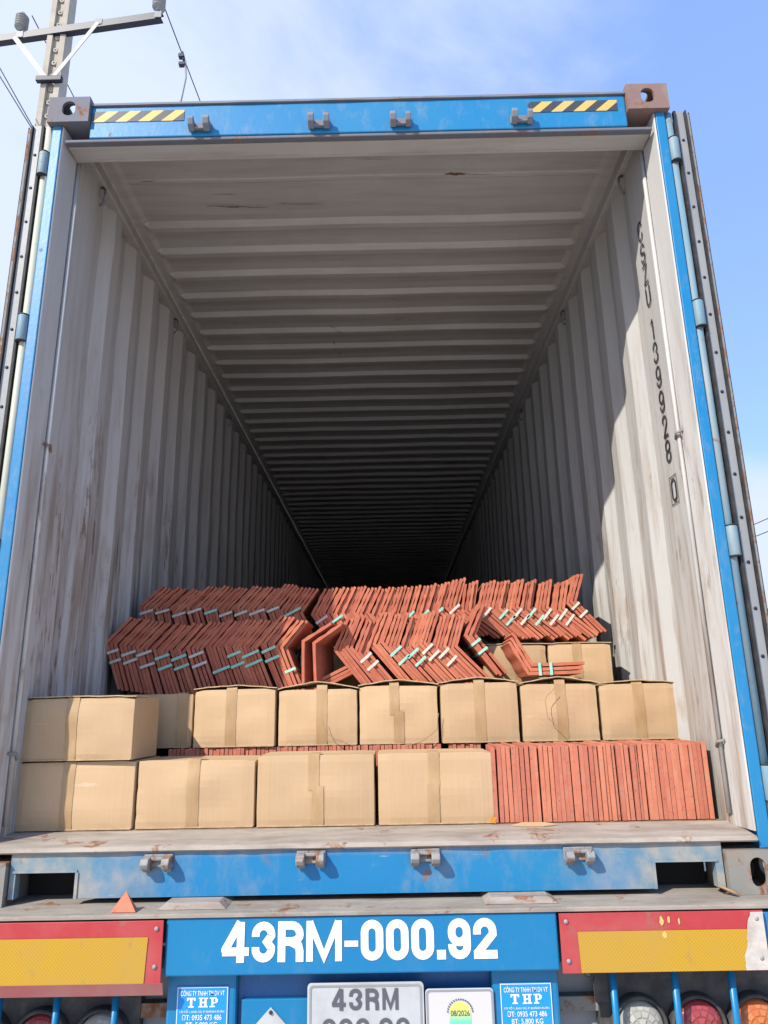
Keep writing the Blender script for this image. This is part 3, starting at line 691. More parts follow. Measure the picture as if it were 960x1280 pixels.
# reflective panels
def panel(x0, x1, z0, z1, y, side):
    p = obj('reflective_panel', box(x0, x1, y, y+.003, z0, z1), m_red if side < 0 else m_red, TR, bevel=.001)
    if side < 0:
        q = [(x0, z0+.003), (x1-.045, z0+.003), (x1-.040, z1-.040), (x0, z1-.040)]
    else:
        q = [(x0+.050, z0+.002), (x1-.002, z0+.002), (x1-.002, z1-.045), (x0+.047, z1-.045)]
    bm = bmesh.new(); bm.faces.new([bm.verts.new((a, y-.0022, b)) for a, b in q])
    obj('yellow_field', bm, m_yel if side < 0 else m_yelr, p)
    for rx, rz_ in ((x1-.018, z1-.02), (x1-.018, z0+.045)) if side < 0 else ((x0+.018, z1-.02), (x0+.018, z0+.03), (x1-.02, z1-.02), (x1-.02, z0+.03)):
        bm = bmesh.new(); lathe(bm, (rx, y, rz_), (0, -1, 0), [(0, .006), (.003, .006), (.0045, .002)], 10); obj('rivet', bm, m_galv, p)
    return p
m_yelr = sheeting('worn_yellow_reflective', (0.47, 0.265, 0.008), (0.43, 0.26, 0.07), True, .5, False)
# the right panel's outer end has lost its coating
s = NT('peeled_panel'); m_peel = s.out(s.mx(s.noise(30, .4, .7), (0.60, 0.54, 0.47), (0.42, 0.37, 0.32)), .6)
pl = panel(-1.245, -.552, -.172, -.0145, -.124, -1)
pl['label'] = 'red edged yellow reflective panel on the left'
bm = bmesh.new(); extrude_poly(bm, [(-1.245, -.128, -.166), (-1.245, -.118, -.197), (-1.245, -.112, -.196), (-1.245, -.121, -.166)], (.70, 0, 0)); obj('lower_lip', bm, m_redfade, pl)
pr_ = panel(.534, 1.092, -.1605, -.0145, -.122, 1)
pr_['label'] = 'yellow reflective panel on the right with peeled outer end'
bm = bmesh.new(); rr = random.Random(4); zz = [-.1585+k*.0088 for k in range(17)]
lft = [1.028+.028*max(0, (z+.13)/.12)+.006*(rr.random()-.5) for z in zz]
bm.faces.new([bm.verts.new((l, -.1246, z)) for l, z in zip(lft, zz)] + [bm.verts.new((1.0905, -.1246, zz[-1])), bm.verts.new((1.0905, -.1246, zz[0]))])
obj('peeled_patch', bm, m_peel, pr_)
bm = bmesh.new()
for (cx, cz, w, h) in ((.812, -.036, .006, .022), (.832, -.034, .004, .020), (.817, -.070, .007, .018), (.860, -.038, .003, .016)):
    pts = [(cx+w*math.cos(a)*(.7+.5*rr.random()), cz+h/2*math.sin(a)*(.7+.5*rr.random())) for a in [2*math.pi*k/9 for k in range(9)]]
    bm.faces.new([bm.verts.new((x, -.1247, z)) for x, z in pts])
obj('paint_fleck', bm, m_sy, pr_)
# right outboard end piece of the beam
obj('beam_end', box(1.094, 1.25, -.11, -.05, -.155, -.0215), m_bluedirty, TR, bevel=.004)
obj('beam_back', box(-1.25, 1.25, -.048, .10, -.155, -.0215), m_chassis, TR)
# recessed centre panel, uprights
obj('centre_panel', box(-.355, .345, -.040, -.028, -.60, -.158), m_blueshade, TR)  # darker blue paints the beam's shadow; the backing below keeps the sunlit blue
obj('plate_backing', box(-.345, .345, -.054, -.0405, -.60, -.232), m_blueplain, TR, bevel=.002)
for a, b in ((-.548, -.356), (.346, .530)):
    obj('rear_upright', box(a, b, -.072, .02, -.62, -.158), m_blueplain, TR, bevel=.008)
# licence plate
bm = bmesh.new()
def rrect(cx, cz, w, h, r, n=5):
    pts = []
    for sx_, sz_, a0 in ((1, 1, 0), (-1, 1, 90), (-1, -1, 180), (1, -1, 270)):
        for k in range(n+1):
            a = R(a0+90*k/n); pts.append((cx+sx_*(w/2-r)+r*math.cos(a), cz+sz_*(h/2-r)+r*math.sin(a)))
    return pts
extrude_poly(bm, [(x, -.084, z) for x, z in rrect(.000, -.285, .318, .200, .012)], (0, .004, 0))
lp = obj('number_plate', bm, m_plate, TR, bevel=.001); lp['label'] = 'white licence plate reading 43RM 000.92'
bm = bmesh.new()
a_ = rrect(0, -.285, .306, .188, .010); b_ = rrect(0, -.285, .296, .178, .007)
va = [bm.verts.new((x, -.0852, z)) for x, z in a_]; vb = [bm.verts.new((x, -.0852, z)) for x, z in b_]
for i in range(len(va)): bm.faces.new((va[i], va[(i+1) % len(va)], vb[(i+1) % len(va)], vb[i]))
obj('plate_border', bm, m_galv, lp)
bm = bmesh.new(); PW = {'4': 30, '3': 29, 'R': 30, 'M': 36, '0': 29, '.': 7, '9': 29, '2': 29}; block_text(bm, '43RM', -.091, -.2515, .180, .0520, .0100, -.0853, PW, 8); block_text(bm, '000.92', -.118, -.330, .236, .060, .0100, -.0853, PW, 7); obj('plate_characters', bm, m_plateink, lp)
# inspection sticker
bm = bmesh.new(); extrude_poly(bm, [(x, -.080, z) for x, z in rrect(.256, -.300, .186, .190, .010)], (0, .004, 0)); st = obj('inspection_sticker', bm, m_stickw, TR, bevel=.001)
bm = bmesh.new(); va = [bm.verts.new((x, -.0812, z)) for x, z in rrect(.256, -.300, .182, .186, .009)]; vb = [bm.verts.new((x, -.0812, z)) for x, z in rrect(.256, -.300, .172, .176, .007)]
for i in range(len(va)): bm.faces.new((va[i], va[(i+1) % len(va)], vb[(i+1) % len(va)], vb[i]))
obj('sticker_border', bm, m_galv, st)
bm = bmesh.new(); arch = [(.256+.0285*math.cos(a), -.262+.026*math.sin(a)) for a in [math.pi*k/14 for k in range(15)]]
bm.faces.new([bm.verts.new((x, -.0813, z)) for x, z in arch+[(.2275, -.335), (.2845, -.335)]]); obj('coloured_arch', bm, m_arch, st)
bm = text_bm('08/2026', .256, -.263, .052, .014, -.0823, bold=.01)
for k in range(16):
    a = math.pi*(k+.5)/16; cx, cz = .256+.034*math.cos(a), -.262+.032*math.sin(a)
    vv = []
    for q, r_ in ((-.002, -.0018), (.002, -.0018), (.002, .0018), (-.002, .0018)):
        vv.append(bm.verts.new((cx+q*math.sin(a)+r_*math.cos(a), -.0823, cz-q*math.cos(a)+r_*math.sin(a))))
    bm.faces.new(vv)
obj('sticker_print', bm, m_plateink, st)
# owner's stickers
def slab_THP(bm, cx, cz, w, h, y):
    def r(x0, x1, z0, z1): bm.faces.new([bm.verts.new((cx+a*w, y, cz+b*h)) for a, b in ((x0, z0), (x1, z0), (x1, z1), (x0, z1))])
    o_ = -.5
    # T
    r(o_, o_+.28, .34, .5); r(o_, o_+.05, .18, .34); r(o_+.23, o_+.28, .18, .34); r(o_+.10, o_+.18, -.36, .34); r(o_+.05, o_+.23, -.5, -.36)
    o_ = -.13
    r(o_+.05, o_+.12, -.36, .36); r(o_+.20, o_+.27, -.36, .36); r(o_+.12, o_+.20, -.08, .08)
    for q in (.01, .165): r(o_+q, o_+q+.145, .36, .5); r(o_+q, o_+q+.145, -.5, -.36)
    o_ = .24
    r(o_+.05, o_+.12, -.36, .36); r(o_, o_+.17, -.5, -.36); r(o_, o_+.12, .36, .5); r(o_+.12, o_+.22, .36, .5); r(o_+.12, o_+.22, -.10, .02); r(o_+.18, o_+.26, .02, .36)
for cx, ph, cz0 in ((-.4475, '0935 473 486', -.191), (.4380, '0935 473 486', -.195)):
    bm = bmesh.new(); extrude_poly(bm, [(cx-.071, -.0745, cz0-.20), (cx+.071, -.0745, cz0-.20), (cx+.071, -.0745, cz0), (cx-.071, -.0745, cz0)], (0, .002, 0))
    st = obj('owner_sticker', bm, m_stickb, TR)
    st['label'] = 'blue sticker with white THP lettering ' + ('left of the plate' if cx < 0 else 'right of the plate')
    bm = bmesh.new(); y = -.0757
    for a in (cx-.0695, cx+.0675): bm.faces.new([bm.verts.new((p, y, q)) for p, q in ((a, cz0-.2), (a+.002, cz0-.2), (a+.002, cz0-.0042), (a, cz0-.0042))])
    bm.faces.new([bm.verts.new((p, y, q)) for p, q in ((cx-.0695, cz0-.004), (cx+.0695, cz0-.004), (cx+.0695, cz0-.002), (cx-.0695, cz0-.002))])
    merge(bm, text_bm('CÔNG TY TNHH TM DV VT', cx, cz0-.0155, .120, .0150, y, bold=.010))
    slab_THP(bm, cx, cz0-.039, .085, .0235, y)
    merge(bm, text_bm('170 TỔ 1, KHU ĐC, P. KHÁNH XUÂN', cx, cz0-.060, .122, .0085, y, bold=.012))
    merge(bm, text_bm('ĐT: '+ph, cx, cz0-.0745, .108, .0135, y, bold=.010))
    merge(bm, text_bm('BT: 5,800 KG', cx, cz0-.093, .085, .0145, y, bold=.010))
    bm.faces.new([bm.verts.new((p, y, q)) for p, q in ((cx-.05, cz0-.1085), (cx+.05, cz0-.1085), (cx+.05, cz0-.1065), (cx-.05, cz0-.1065))])
    merge(bm, text_bm('CHẠY LÀ ĐẾN', cx, cz0-.122, .09, .0145, y, bold=.010))
    obj('sticker_lettering', bm, m_letter, st)
# placard diamond
bm = bmesh.new(); extrude_poly(bm, [(-.262+a, -.058, -.300+b) for a, b in ((0, .050), (.050, 0), (0, -.050), (-.050, 0))], (0, .0035, 0))
pk = obj('diamond_placard', bm, m_plate, TR, bevel=.001); bm = bmesh.new(); lathe(bm, (-.262, -.058, -.262), (0, -1, 0), [(0, .005), (.004, .005), (.006, .003)], 8); obj('bolt', bm, m_rubber, pk)
# lamp clusters
def cluster(xs, mats, cz, x0, x1):
    bm = bmesh.new(); bx(bm, x0, x1, .015, .05, cz-.12, cz+.135)
    for x in xs: lathe(bm, (x, .016, cz), (0, -1, 0), [(0, .079), (.030, .077), (.034, .070), (.030, .068), (.008, .066)], 32)
    for x in xs: bx(bm, x-.085, x-.055, .0, .03, cz+.1355, cz+.150)
    hs = obj('lamp_housing', bm, m_house, TR, bevel=.002)
    for x, m in zip(xs, mats):
        bm = bmesh.new(); lathe(bm, (x, .000, cz), (0, -1, 0), [(0, .065), (.008, .065), (.018, .058), (.025, .042), (.029, .020), (.030, .002)], 32)
        for ring_i, (ra, rb, nc) in enumerate(((.014, .028, 6), (.031, .044, 12), (.047, .060, 18))):
            for q in range(nc):
                a0 = 2*math.pi*(q+.10)/nc; a1 = 2*math.pi*(q+.90)/nc
                def dome(r): return -.030*math.sqrt(max(0, 1-(r/.067)**2))-.0012
                vs4 = [bm.verts.new((x+r*math.cos(a), dome(r)-(.0015 if (r, a) else 0), cz+r*math.sin(a))) for r, a in ((ra, a0), (rb, a0), (rb, (a0+a1)/2), (rb, a1), (ra, a1), (ra, (a0+a1)/2))]
                bm.faces.new(vs4)
        obj('lamp_lens', bm, m, hs)
cluster((.762, .925, 1.088), (m_lc, m_lr, m_lo), -.330, .655, 1.20)
cluster((-1.080, -.915, -.745), (m_lo, m_lr, m_lc), -.340, -1.20, -.645)
bm = bmesh.new(); lathe(bm, (.632, .02, -.187), (0, -1, 0), [(0, .019), (.03, .019), (.034, .014)], 14); bx(bm, .645, .68, -.005, .012, -.27, -.160); obj('marker_bracket', bm, m_house, TR)
bm = bmesh.new(); lathe(bm, (-.645, .02, -.200), (0, -1, 0), [(0, .019), (.03, .019), (.034, .014)], 14); bx(bm, -.70, -.655, -.005, .012, -.24, -.160); obj('marker_bracket', bm, m_house, TR)
for x in (.682, .852, 1.008, -1.012, -.852, -.690):
    bm = bmesh.new(); tube(bm, [(x, -.062, -.20 if x < 0 else -.158), (x, -.068, -.42), (x, -.05, -.46), (x, .02, -.47)], .0095, 10); obj('guard_bar', bm, m_blueplain, TR)
obj('rear_plate', box(.534, 1.2, .055, .065, -.42, -.16), m_galv, TR); obj('rear_plate', box(-1.2, -.55, .055, .065, -.42, -.16), m_galv, TR)
for a in (.534, -.70): obj('bracket_rail', box(a, a+.155, .02, .054, -.30, -.262), m_cast, TR, bevel=.002)
obj('rear_bumper', box(-1.2, 1.2, -.02, .08, -.78, -.64), m_blueplain, TR, bevel=.01)
for x in (-.9, .9): obj('bumper_arm', box(x-.03, x+.03, .085, .16, -.72, -.16), m_chassis, TR)
for x in (-.5, .5):
    bm = bmesh.new(); bx(bm, x-.08, x+.08, .31, 12.4, -.045, -.022); bx(bm, x-.08, x+.08, .31, 12.4, -.42, -.40); bx(bm, x-.008, x+.008, .31, 12.4, -.399, -.0455); obj('chassis_beam', bm, m_chassis, TR)
for y in (1.5, 2.85, 4.2):
    bm = bmesh.new(); tube(bm, [(-.78, y, -1.0), (.78, y, -1.0)], .07, 12); obj('axle', bm, m_chassis, TR)
    for sx in (-1, 1):
        bm = bmesh.new(); lathe(bm, (sx*.62, y, -1.0), (sx, 0, 0), [(0, .30), (.02, .46), (.06, .5), (.22, .5), (.26, .46), (.28, .30)], 28); w = obj('tyre', bm, m_tyre, TR)
        bm = bmesh.new(); lathe(bm, (sx*.62, y, -1.0), (sx, 0, 0), [(.0, .2), (.20, .29), (.283, .295), (.284, .26), (.22, .22), (.22, .12), (.29, .11), (.30, .02)], 24); obj('rim', bm, m_galv, w)

# ------------------------------------------------------------------ cardboard boxes
def box_mesh(w, d, h, seed, bulge=.0055):
    bm = bmesh.new(); n = 9; rnd = random.Random(seed)
    bmesh.ops.create_cube(bm, size=1)
    bmesh.ops.subdivide_edges(bm, edges=bm.edges[:], cuts=n, use_grid_fill=True)
    off = rnd.random()*50; sk = (rnd.random()-.5)*.010, (rnd.random()-.5)*.008
    for v in bm.verts:
        x, y, z = v.co; e = (1-(2*x)**2), (1-(2*y)**2), (1-(2*z)**2)
        nx = noise.noise(Vector((x*2+off, y*2, z*2)))
        v.co = Vector((x*w + math.copysign(1, x)*(abs(x) > .49)*bulge*e[1]*e[2]*nx*1.2,
                       y*d + math.copysign(1, y)*(abs(y) > .49)*bulge*e[0]*e[2]*(1+nx*2),
                       (z+.5)*h + sk[1]*x*(z > -.4) + (z > .49)*(bulge*1.5*e[0]*e[1]*(nx-.4))))
        if abs(x) > .49 and z > .49: v.co.z -= .002+.006*rnd.random()*(y < -.49)
        if abs(x) > .49 and y < -.49:
            q = noise.noise(Vector((x*9+off, 4, z*5))); v.co.x -= math.copysign(1, x)*(.002+.003*max(0, q)); v.co.y += .0015+.003*max(0, q)
        if y < -.49 and abs(z) > .49: v.co.y += .001+.003*max(0, noise.noise(Vector((x*6+off, 7, z))))
    return bm
def front_y(w, d, h, seed, bulge=.0055):
    rnd = random.Random(seed); off = rnd.random()*50
    def f(x, z):
        X = max(-.5, min(.5, x/w)); Z = max(-.5, min(.5, z/h-.5))
        nx = noise.noise(Vector((X*2+off, -1.0, Z*2)))
        return -d/2 - bulge*(1-(2*X)**2)*(1-(2*Z)**2)*(1+nx*2)
    return f
def carton(x0, x1, y0, y1, z0, z1, label, seed, tape=.5, rz=0.0, flap=0.0, tape2=None, shine=True):
    """one carton: body, front and top tape, two top flaps that may stand slightly open"""
    rnd = random.Random(seed); w, d, h = x1-x0, y1-y0, z1-z0
    t = thing('cardboard_box', label, 'box', ((x0+x1)/2, (y0+y1)/2, z0), 'cardboard boxes loaded in the container')
    t.rotation_euler = (0, 0, rz)
    obj('carton_body', box_mesh(w, d, h, seed), m_card, t, local=True, bevel=.0015)
    # front tape, following the front face
    def strip(xc, tw, za, zb, m, dy=.0016, nseg=18):
        bm = bmesh.new(); rows_ = []
        for k in range(nseg+1):
            z = za+(zb-za)*k/nseg; u = xc+.0004*math.sin(k*1.3+seed)
            rows_.append([bm.verts.new((u+a*tw/2, fy(u+a*tw/2, z)-dy, z)) for a in (-1, -.35, .35, 1)])
        for k in range(nseg):
            for j in range(3): bm.faces.new((rows_[k][j], rows_[k][j+1], rows_[k+1][j+1], rows_[k+1][j]))
        if m is m_tape and zb > h*.98:
            e = rows_[-1]; n2 = [bm.verts.new((v.co.x, -d/2+.004, h+.004+flap*.5)) for v in e]; n3 = [bm.verts.new((v.co.x, -d/2+min(d*.9, .09), h+.004+flap*.35)) for v in e]
            for A, B in ((e, n2), (n2, n3)):
                for j in range(3): bm.faces.new((A[j], A[j+1], B[j+1], B[j]))
        o = obj('packing_tape', bm, m, t, local=True)
        so = o.modifiers.new('thick', 'SOLIDIFY'); so.thickness = .0006
    xc = -w/2+w*tape
    fy = front_y(w, d, h, seed)
    if tape2: strip(xc+tape2, .036, h*.50, h, m_tape); strip(xc, .038, 0.004, h*.56, m_tape, .0026)
    else: strip(xc, .040, .004, h, m_tape)
    if False:
        strip(xc+.004, .024, h*(.35+.2*rnd.random()), h*(.58+.12*rnd.random()), m_clear, .0036, 6)
    if flap > 0:
        bm = bmesh.new(); ped = flap; th = .0035; nx = 12
        for side in (0, 1):
            pass
        # long front flap bent upwards: its free edge makes a shallow peak above the front face
        a = []; b = []
        for k in range(nx+1):
            u = k/nx; pk = ped*(1-abs(2*u-1)**1.3) + .003*noise.noise(Vector((u*8+seed, 0, 0)))
            x = -w/2-.004+(w+.008)*u
            a.append((x, -d/2-.004, h+.0015+pk*1.0)); b.append((x, -d/2+d*.48, h+.002+pk*.35))
        A0 = [bm.verts.new(p) for p in a]; B0 = [bm.verts.new(p) for p in b]; A1 = [bm.verts.new((p[0], p[1], p[2]+th)) for p in a]; B1 = [bm.verts.new((p[0], p[1], p[2]+th)) for p in b]
        for k in range(nx):
            bm.faces.new((A0[k], A0[k+1], B0[k+1], B0[k])); bm.faces.new((A1[k], B1[k], B1[k+1], A1[k+1])); f = bm.faces.new((A0[k], A1[k], A1[k+1], A0[k+1])); f.material_index = 1; bm.faces.new((B0[k], B0[k+1], B1[k+1], B1[k]))
        bm.faces.new((A0[0], B0[0], B1[0], A1[0])); bm.faces.new((A0[-1], A1[-1], B1[-1], B0[-1]))
        obj('top_flap', bm, [m_card, m_cardedge], t, local=True)
        # shadow gap filler: the inner flap below
    # folded lip along the bottom seam
    bm = bmesh.new(); bx(bm, -w/2+.004, w/2-.004, -d/2-.0035, -d/2+.01, -.0005+.001, .004); obj('bottom_seam', bm, m_cardedge, t, local=True)
    return t
FL = .172; g_ = .387
carton(-1.172, -.768, .20, .46, FL, .384, 'lower cardboard box at the far left, under another box and half in shade', 1, .46)
carton(-.762, -.370, .205, .45, FL, .382, 'taped cardboard box second from the left in the front bottom row', 2, .48)
carton(-.364, .026, .20, .45, FL, .392, 'cardboard box third in the front bottom row, its tape strip broken halfway', 3, .52, tape2=-.014)
carton(.036, .416, .20, .45, FL, .392, 'cardboard box beside the red floor tiles with an orange leaf at its corner', 4, .48, tape2=.004)
carton(-1.166, -.776, .19, .43, .388, .590, 'upper front cardboard box at far left, alone on top of the bottom row', 5, .46, rz=R(-1.5), flap=.003)
ub = [(-.662, -.352, .618, .46, .012, 'cardboard box in the upper row just right of the half hidden box', None),
      (-.345, -.044, .612, .55, .026, 'upper row cardboard box with raised peaked flap below the two leaning single ridge tiles', None),
      (-.036, .264, .620, .50, .020, 'upper row cardboard box with two offset tape pieces on its front', .0),
      (.272, .566, .625, .50, .018, 'upper row cardboard box directly left of the one carrying loose dark twine', None),
      (.578, .868, .616, .52, .024, 'upper row cardboard box with dark twine hanging down its front', None),
      (.876, 1.166, .612, .50, .010, 'rightmost cardboard box of the upper row, next to the right wall', None)]
for i, (a, b, zt, tp, fl, lb, t2) in enumerate(ub):
    carton(a, b, .50+.004*(i % 3), .81, .408, zt, lb, 20+i, tp, flap=fl, rz=R((-.6, .5, -.4, .3, -.3, .6)[i]), tape2=(-.016 if i == 2 else None))
carton(-1.075, -.672, .52, .81, .408, .606, 'cardboard box at the upper row left end, mostly hidden behind the front box', 31, .9, shine=False)
carton(.500, .778, .93, 1.28, .602, .800, 'deep cardboard box under the ridge tiles, left one of the rear pair', 41, .55, flap=.003)
carton(.786, 1.066, .93, 1.28, .602, .800, 'deep cardboard box under the ridge tiles at right, with crumpled tape on its front', 42, .45, flap=.003)
# boxes that carry the deeper load
sup = [(-1.14, -.75), (-.74, -.35), (-.34, .05), (.06, .46)]
k = 50
for (a, b) in sup:
    for z in (FL, .388): carton(a, b, .83, 1.08, z, z+.212, 'hidden cardboard box carrying the front row of ridge tiles', k, shine=False); k += 1
    for z in (FL, .388, .604): carton(a, b, 1.10, 1.35, z, z+.212 if z < .6 else .790, 'hidden cardboard box carrying the rear row of ridge tiles', k, shine=False); k += 1
for (a, b) in ((.47, .80), (.81, 1.14)):
    for z in (FL, .388): carton(a, b, .93, 1.28, z, z+.211, 'hidden cardboard box below the deep rear pair of boxes', k, shine=False); k += 1
    carton(a, b, .52, .80, FL, .400, 'hidden cardboard box behind the floor tile stack', k, shine=False); k += 1

# ------------------------------------------------------------------ floor tiles standing on edge
def tile_bm(th, h, d, seed):
    rnd = random.Random(seed); bm = bmesh.new()
    bx(bm, -th/2, th/2, -d/2, d/2, 0, h)
    # raised ribs on both faces near the ends
    for z in (.018, h-.026): bx(bm, th/2+.0001, th/2+.0016, -d/2+.01, d/2-.01, z, z+.008)
    return bm
tproto = None
def put_tile(x, y, z, h, label, grp, lean=0, rz=0, k=0):
    global tproto
    if tproto is None:
        o = obj('floor_tile', tile_bm(.0136, .236, .232, 1), m_clay, bevel=.0012); tproto = o
    else:
        o = tproto.copy(); COL.objects.link(o)
    o.location = (x, y, z); o.rotation_euler = (0, lean, rz); o.scale = (1, 1, h/.236)
    apply_props(o, label, 'floor tile', grp); return o
rnd = random.Random(11)
x = .440; i = 0; lab = 'red clay floor tile standing on edge in the stack right of the front boxes'
put_tile(.4265, .318, .1725, .232, 'first clay floor tile of the front stack, its flat face showing beside the box', 'front stack of red floor tiles', rz=R(-3))
while x < 1.136:
    put_tile(x, .318+rnd.uniform(-.004, .004), .1725, .236+rnd.uniform(-.003, .003), lab, 'front stack of red floor tiles', lean=R(rnd.uniform(-.5, .5)-.3), rz=R(rnd.uniform(-1.2, 1.2))); x += .0148+rnd.uniform(-.0004, .0012)
    i += 1
x = -.745
while x < .42:
    if not (.275 < x < .30): put_tile(x, .620+rnd.uniform(-.004, .004), .1725, .233+rnd.uniform(-.002, .002), 'red clay floor tile on edge in the row underneath the upper boxes', 'middle row of red floor tiles', rz=R(rnd.uniform(-1, 1)))
    x += .0150

# ------------------------------------------------------------------ ridge tile bundles
def ridge_profile(half, up_len, lo_len, t):
    """chevron outline in (x,z); apex at origin pointing to -x, legs at +-half to +x"""
    ua = Vector((math.cos(half), math.sin(half))); la = Vector((math.cos(half), -math.sin(half)))
    un_ = Vector((math.sin(half), -math.cos(half))); ln = Vector((math.sin(half), math.cos(half)))       # inward normals
    def bump(u): return .0017*math.sin((u-.12)*math.pi*4.6)*(u > .15)
    outp = []
    NB = 18
    for k in range(NB, -1, -1):
        u = k/NB
        if k: outp.append(ua*up_len*u - un_*bump(u))
    outp.append(Vector((0, 0)))
    for k in range(1, 4): outp.append(la*lo_len*k/3)
    inn = []
    mit = Vector((t/math.sin(half), 0))
    for k in range(3, 0, -1): inn.append(la*lo_len*k/3 + ln*t)
    inn.append(mit)
    for k in range(1, NB+1):
        u = k/NB; inn.append(ua*up_len*u + un_*t + un_*bump(u)*.35)
    inn.append(ua*(up_len+.003) + un_*t*.5)
    return outp+inn
def ridge_mesh(half, up_len, lo_len, t, d):
    bm = bmesh.new(); pr = ridge_profile(half, up_len, lo_len, t)
    extrude_poly(bm, [(p.x, 0, p.y) for p in pr], (0, d, 0))
    fe = [e for e in bm.edges if all(abs(v.co.y) < 1e-6 for v in e.verts)]
    bmesh.ops.bevel(bm, geom=fe, offset=.0016, segments=2, affect='EDGES', profile=.6)
    me = bpy.data.meshes.new('ridge_tile'); bmesh.ops.recalc_face_normals(bm, faces=bm.faces)
    bmesh.ops.triangulate(bm, faces=[f for f in bm.faces if len(f.verts) > 4])
    bm.to_mesh(me); bm.free(); me.materials.append(m_clayr); return me
HALF = R(59)
RM = {'f': ridge_mesh(HALF, .150, .215, .0128, .215), 'b': ridge_mesh(HALF, .140, .200, .0128, .205)}
SP = .0186
ORD = 'first second third fourth fifth sixth seventh eighth ninth tenth eleventh twelfth thirteenth fourteenth fifteenth sixteenth seventeenth eighteenth nineteenth twentieth twenty-first twenty-second twenty-third twenty-fourth twenty-fifth twenty-sixth twenty-seventh twenty-eighth'.split()
NUM = {2: 'two', 3: 'three', 4: 'four', 6: 'six'}
def bundle(x, y, z, phi, n, straps, kind, label, grp, rz=0, sp=SP, name='ridge_tile_bundle'):
    rnd = random.Random(int(abs(x*1000))+n)
    t = thing(name, label, 'tile bundle' if n > 1 else 'ridge tile', (x, y, z), grp); t.rotation_euler = (0, -R(phi), rz)
    for k in range(n):
        o = bpy.data.objects.new('ridge_tile', RM[kind]); COL.objects.link(o); o.parent = t
        o.location = (k*sp + rnd.uniform(-.0010, .0010), rnd.uniform(-.008, .008), rnd.uniform(-.0030, .0030)); o.rotation_euler = (0, R(rnd.uniform(-.9, .9)), R(rnd.uniform(-.8, .8)))
    d = .215 if kind == 'f' else .205
    la = Vector((math.cos(HALF), 0, -math.sin(HALF))); ln = Vector((math.sin(HALF), 0, math.cos(HALF)))
    pos = {'w2': (.040, .085), 'm2': (.045, .090), 'w1': (.030,), 'm1': (.028,), 'm1l': (.120,), '': ()}[straps]
    for q in pos:
        q += rnd.uniform(-.006, .006)
        bm = bmesh.new(); depth = (n-1)*sp*math.sin(HALF)+.0128; e = .0022
        sl = (rnd.random()-.5)*.004
        def P(u, v, yy): return la*(u) + ln*v + Vector((0, yy, 0)) + Vector((0, 0, 0))
        # the nested legs are staggered along x, so the band follows a sheared rectangle
        sh = (n-1)*sp*math.cos(HALF)
        u0 = q; w = .0115
        ring = [(-e, -.006-e), (depth+e, -.006-e), (depth+e, d+.006+e), (-e, d+.006+e)]
        ringi = [(0.0004-e*.5, -.006-e*.4), (depth-.0004+e*.5, -.006-e*.4), (depth-.0004+e*.5, d+.006+e*.4), (0.0004-e*.5, d+.006+e*.4)]
        def vv(u, pt): return bm.verts.new(P(u+pt[0]*sl*10, pt[0], pt[1]))
        o0 = [vv(u0, p) for p in ring]; o1 = [vv(u0+w, p) for p in ring]; i0 = [vv(u0, p) for p in ringi]; i1 = [vv(u0+w, p) for p in ringi]
        for a in range(4):
            b = (a+1) % 4
            bm.faces.new((o0[a], o0[b], o1[b], o1[a])); bm.faces.new((i0[a], i1[a], i1[b], i0[b])); bm.faces.new((o0[a], i0[a], i0[b], o0[b])); bm.faces.new((o1[a], o1[b], i1[b], i1[a]))
        obj('strap', bm, m_mint if straps[0] == 'm' else m_white, t, local=True)
    return t
DESC = {'w2': 'two beige straps', 'm2': 'two mint straps', 'w1': 'one beige strap', 'm1': 'one mint strap', 'm1l': 'one low mint strap', '': 'no strap'}
F = [(-1.160, 0.838, -12, 4, 'w2'), (-1.098, 0.827, -12, 3, 'w2'), (-1.027, 0.815, -12, 4, 'w2'), (-0.950, 0.807, -11, 3, 'm2'), (-0.880, 0.805, -11, 3, 'm2'), (-0.803, 0.811, -10, 4, 'w2'), (-0.726, 0.816, -9, 4, 'm1l'), (-0.639, 0.814, -9, 3, 'm2'), (-0.576, 0.813, -9, 4, 'm2'), (-0.489, 0.825, -8, 3, 'm2'), (-0.415, 0.807, -8, 3, 'm1l'),
     (-0.161, 0.785, 8, 3, ''), (-0.074, 0.770, 10, 3, 'w2'), (-0.008, 0.803, 9, 3, ''), (0.058, 0.791, 11, 3, 'm2'), (0.128, 0.786, 11, 3, 'm2'), (0.194, 0.799, 12, 3, 'w2'), (0.263, 0.780, 13, 3, 'w2'), (0.329, 0.779, 14, 3, '')]
def fill(A, i, n):
    g = A[i+1][0]-A[i][0] if i+1 < len(A) else .056
    if g > .12: g = n*SP
    n = max(2, round(g/.0180)); return n, max(.0172, min(.0192, g/n))
for i, (x, z, ph, n, sx) in enumerate(F):
    n, sp_ = fill(F, i, n)
    bundle(x, .85, z, ph, n, sx, 'f', '%s ridge tile bundle from the left in the front row, with %s' % (ORD[i], DESC[sx]), 'front row of ridge tile bundles', sp=sp_)
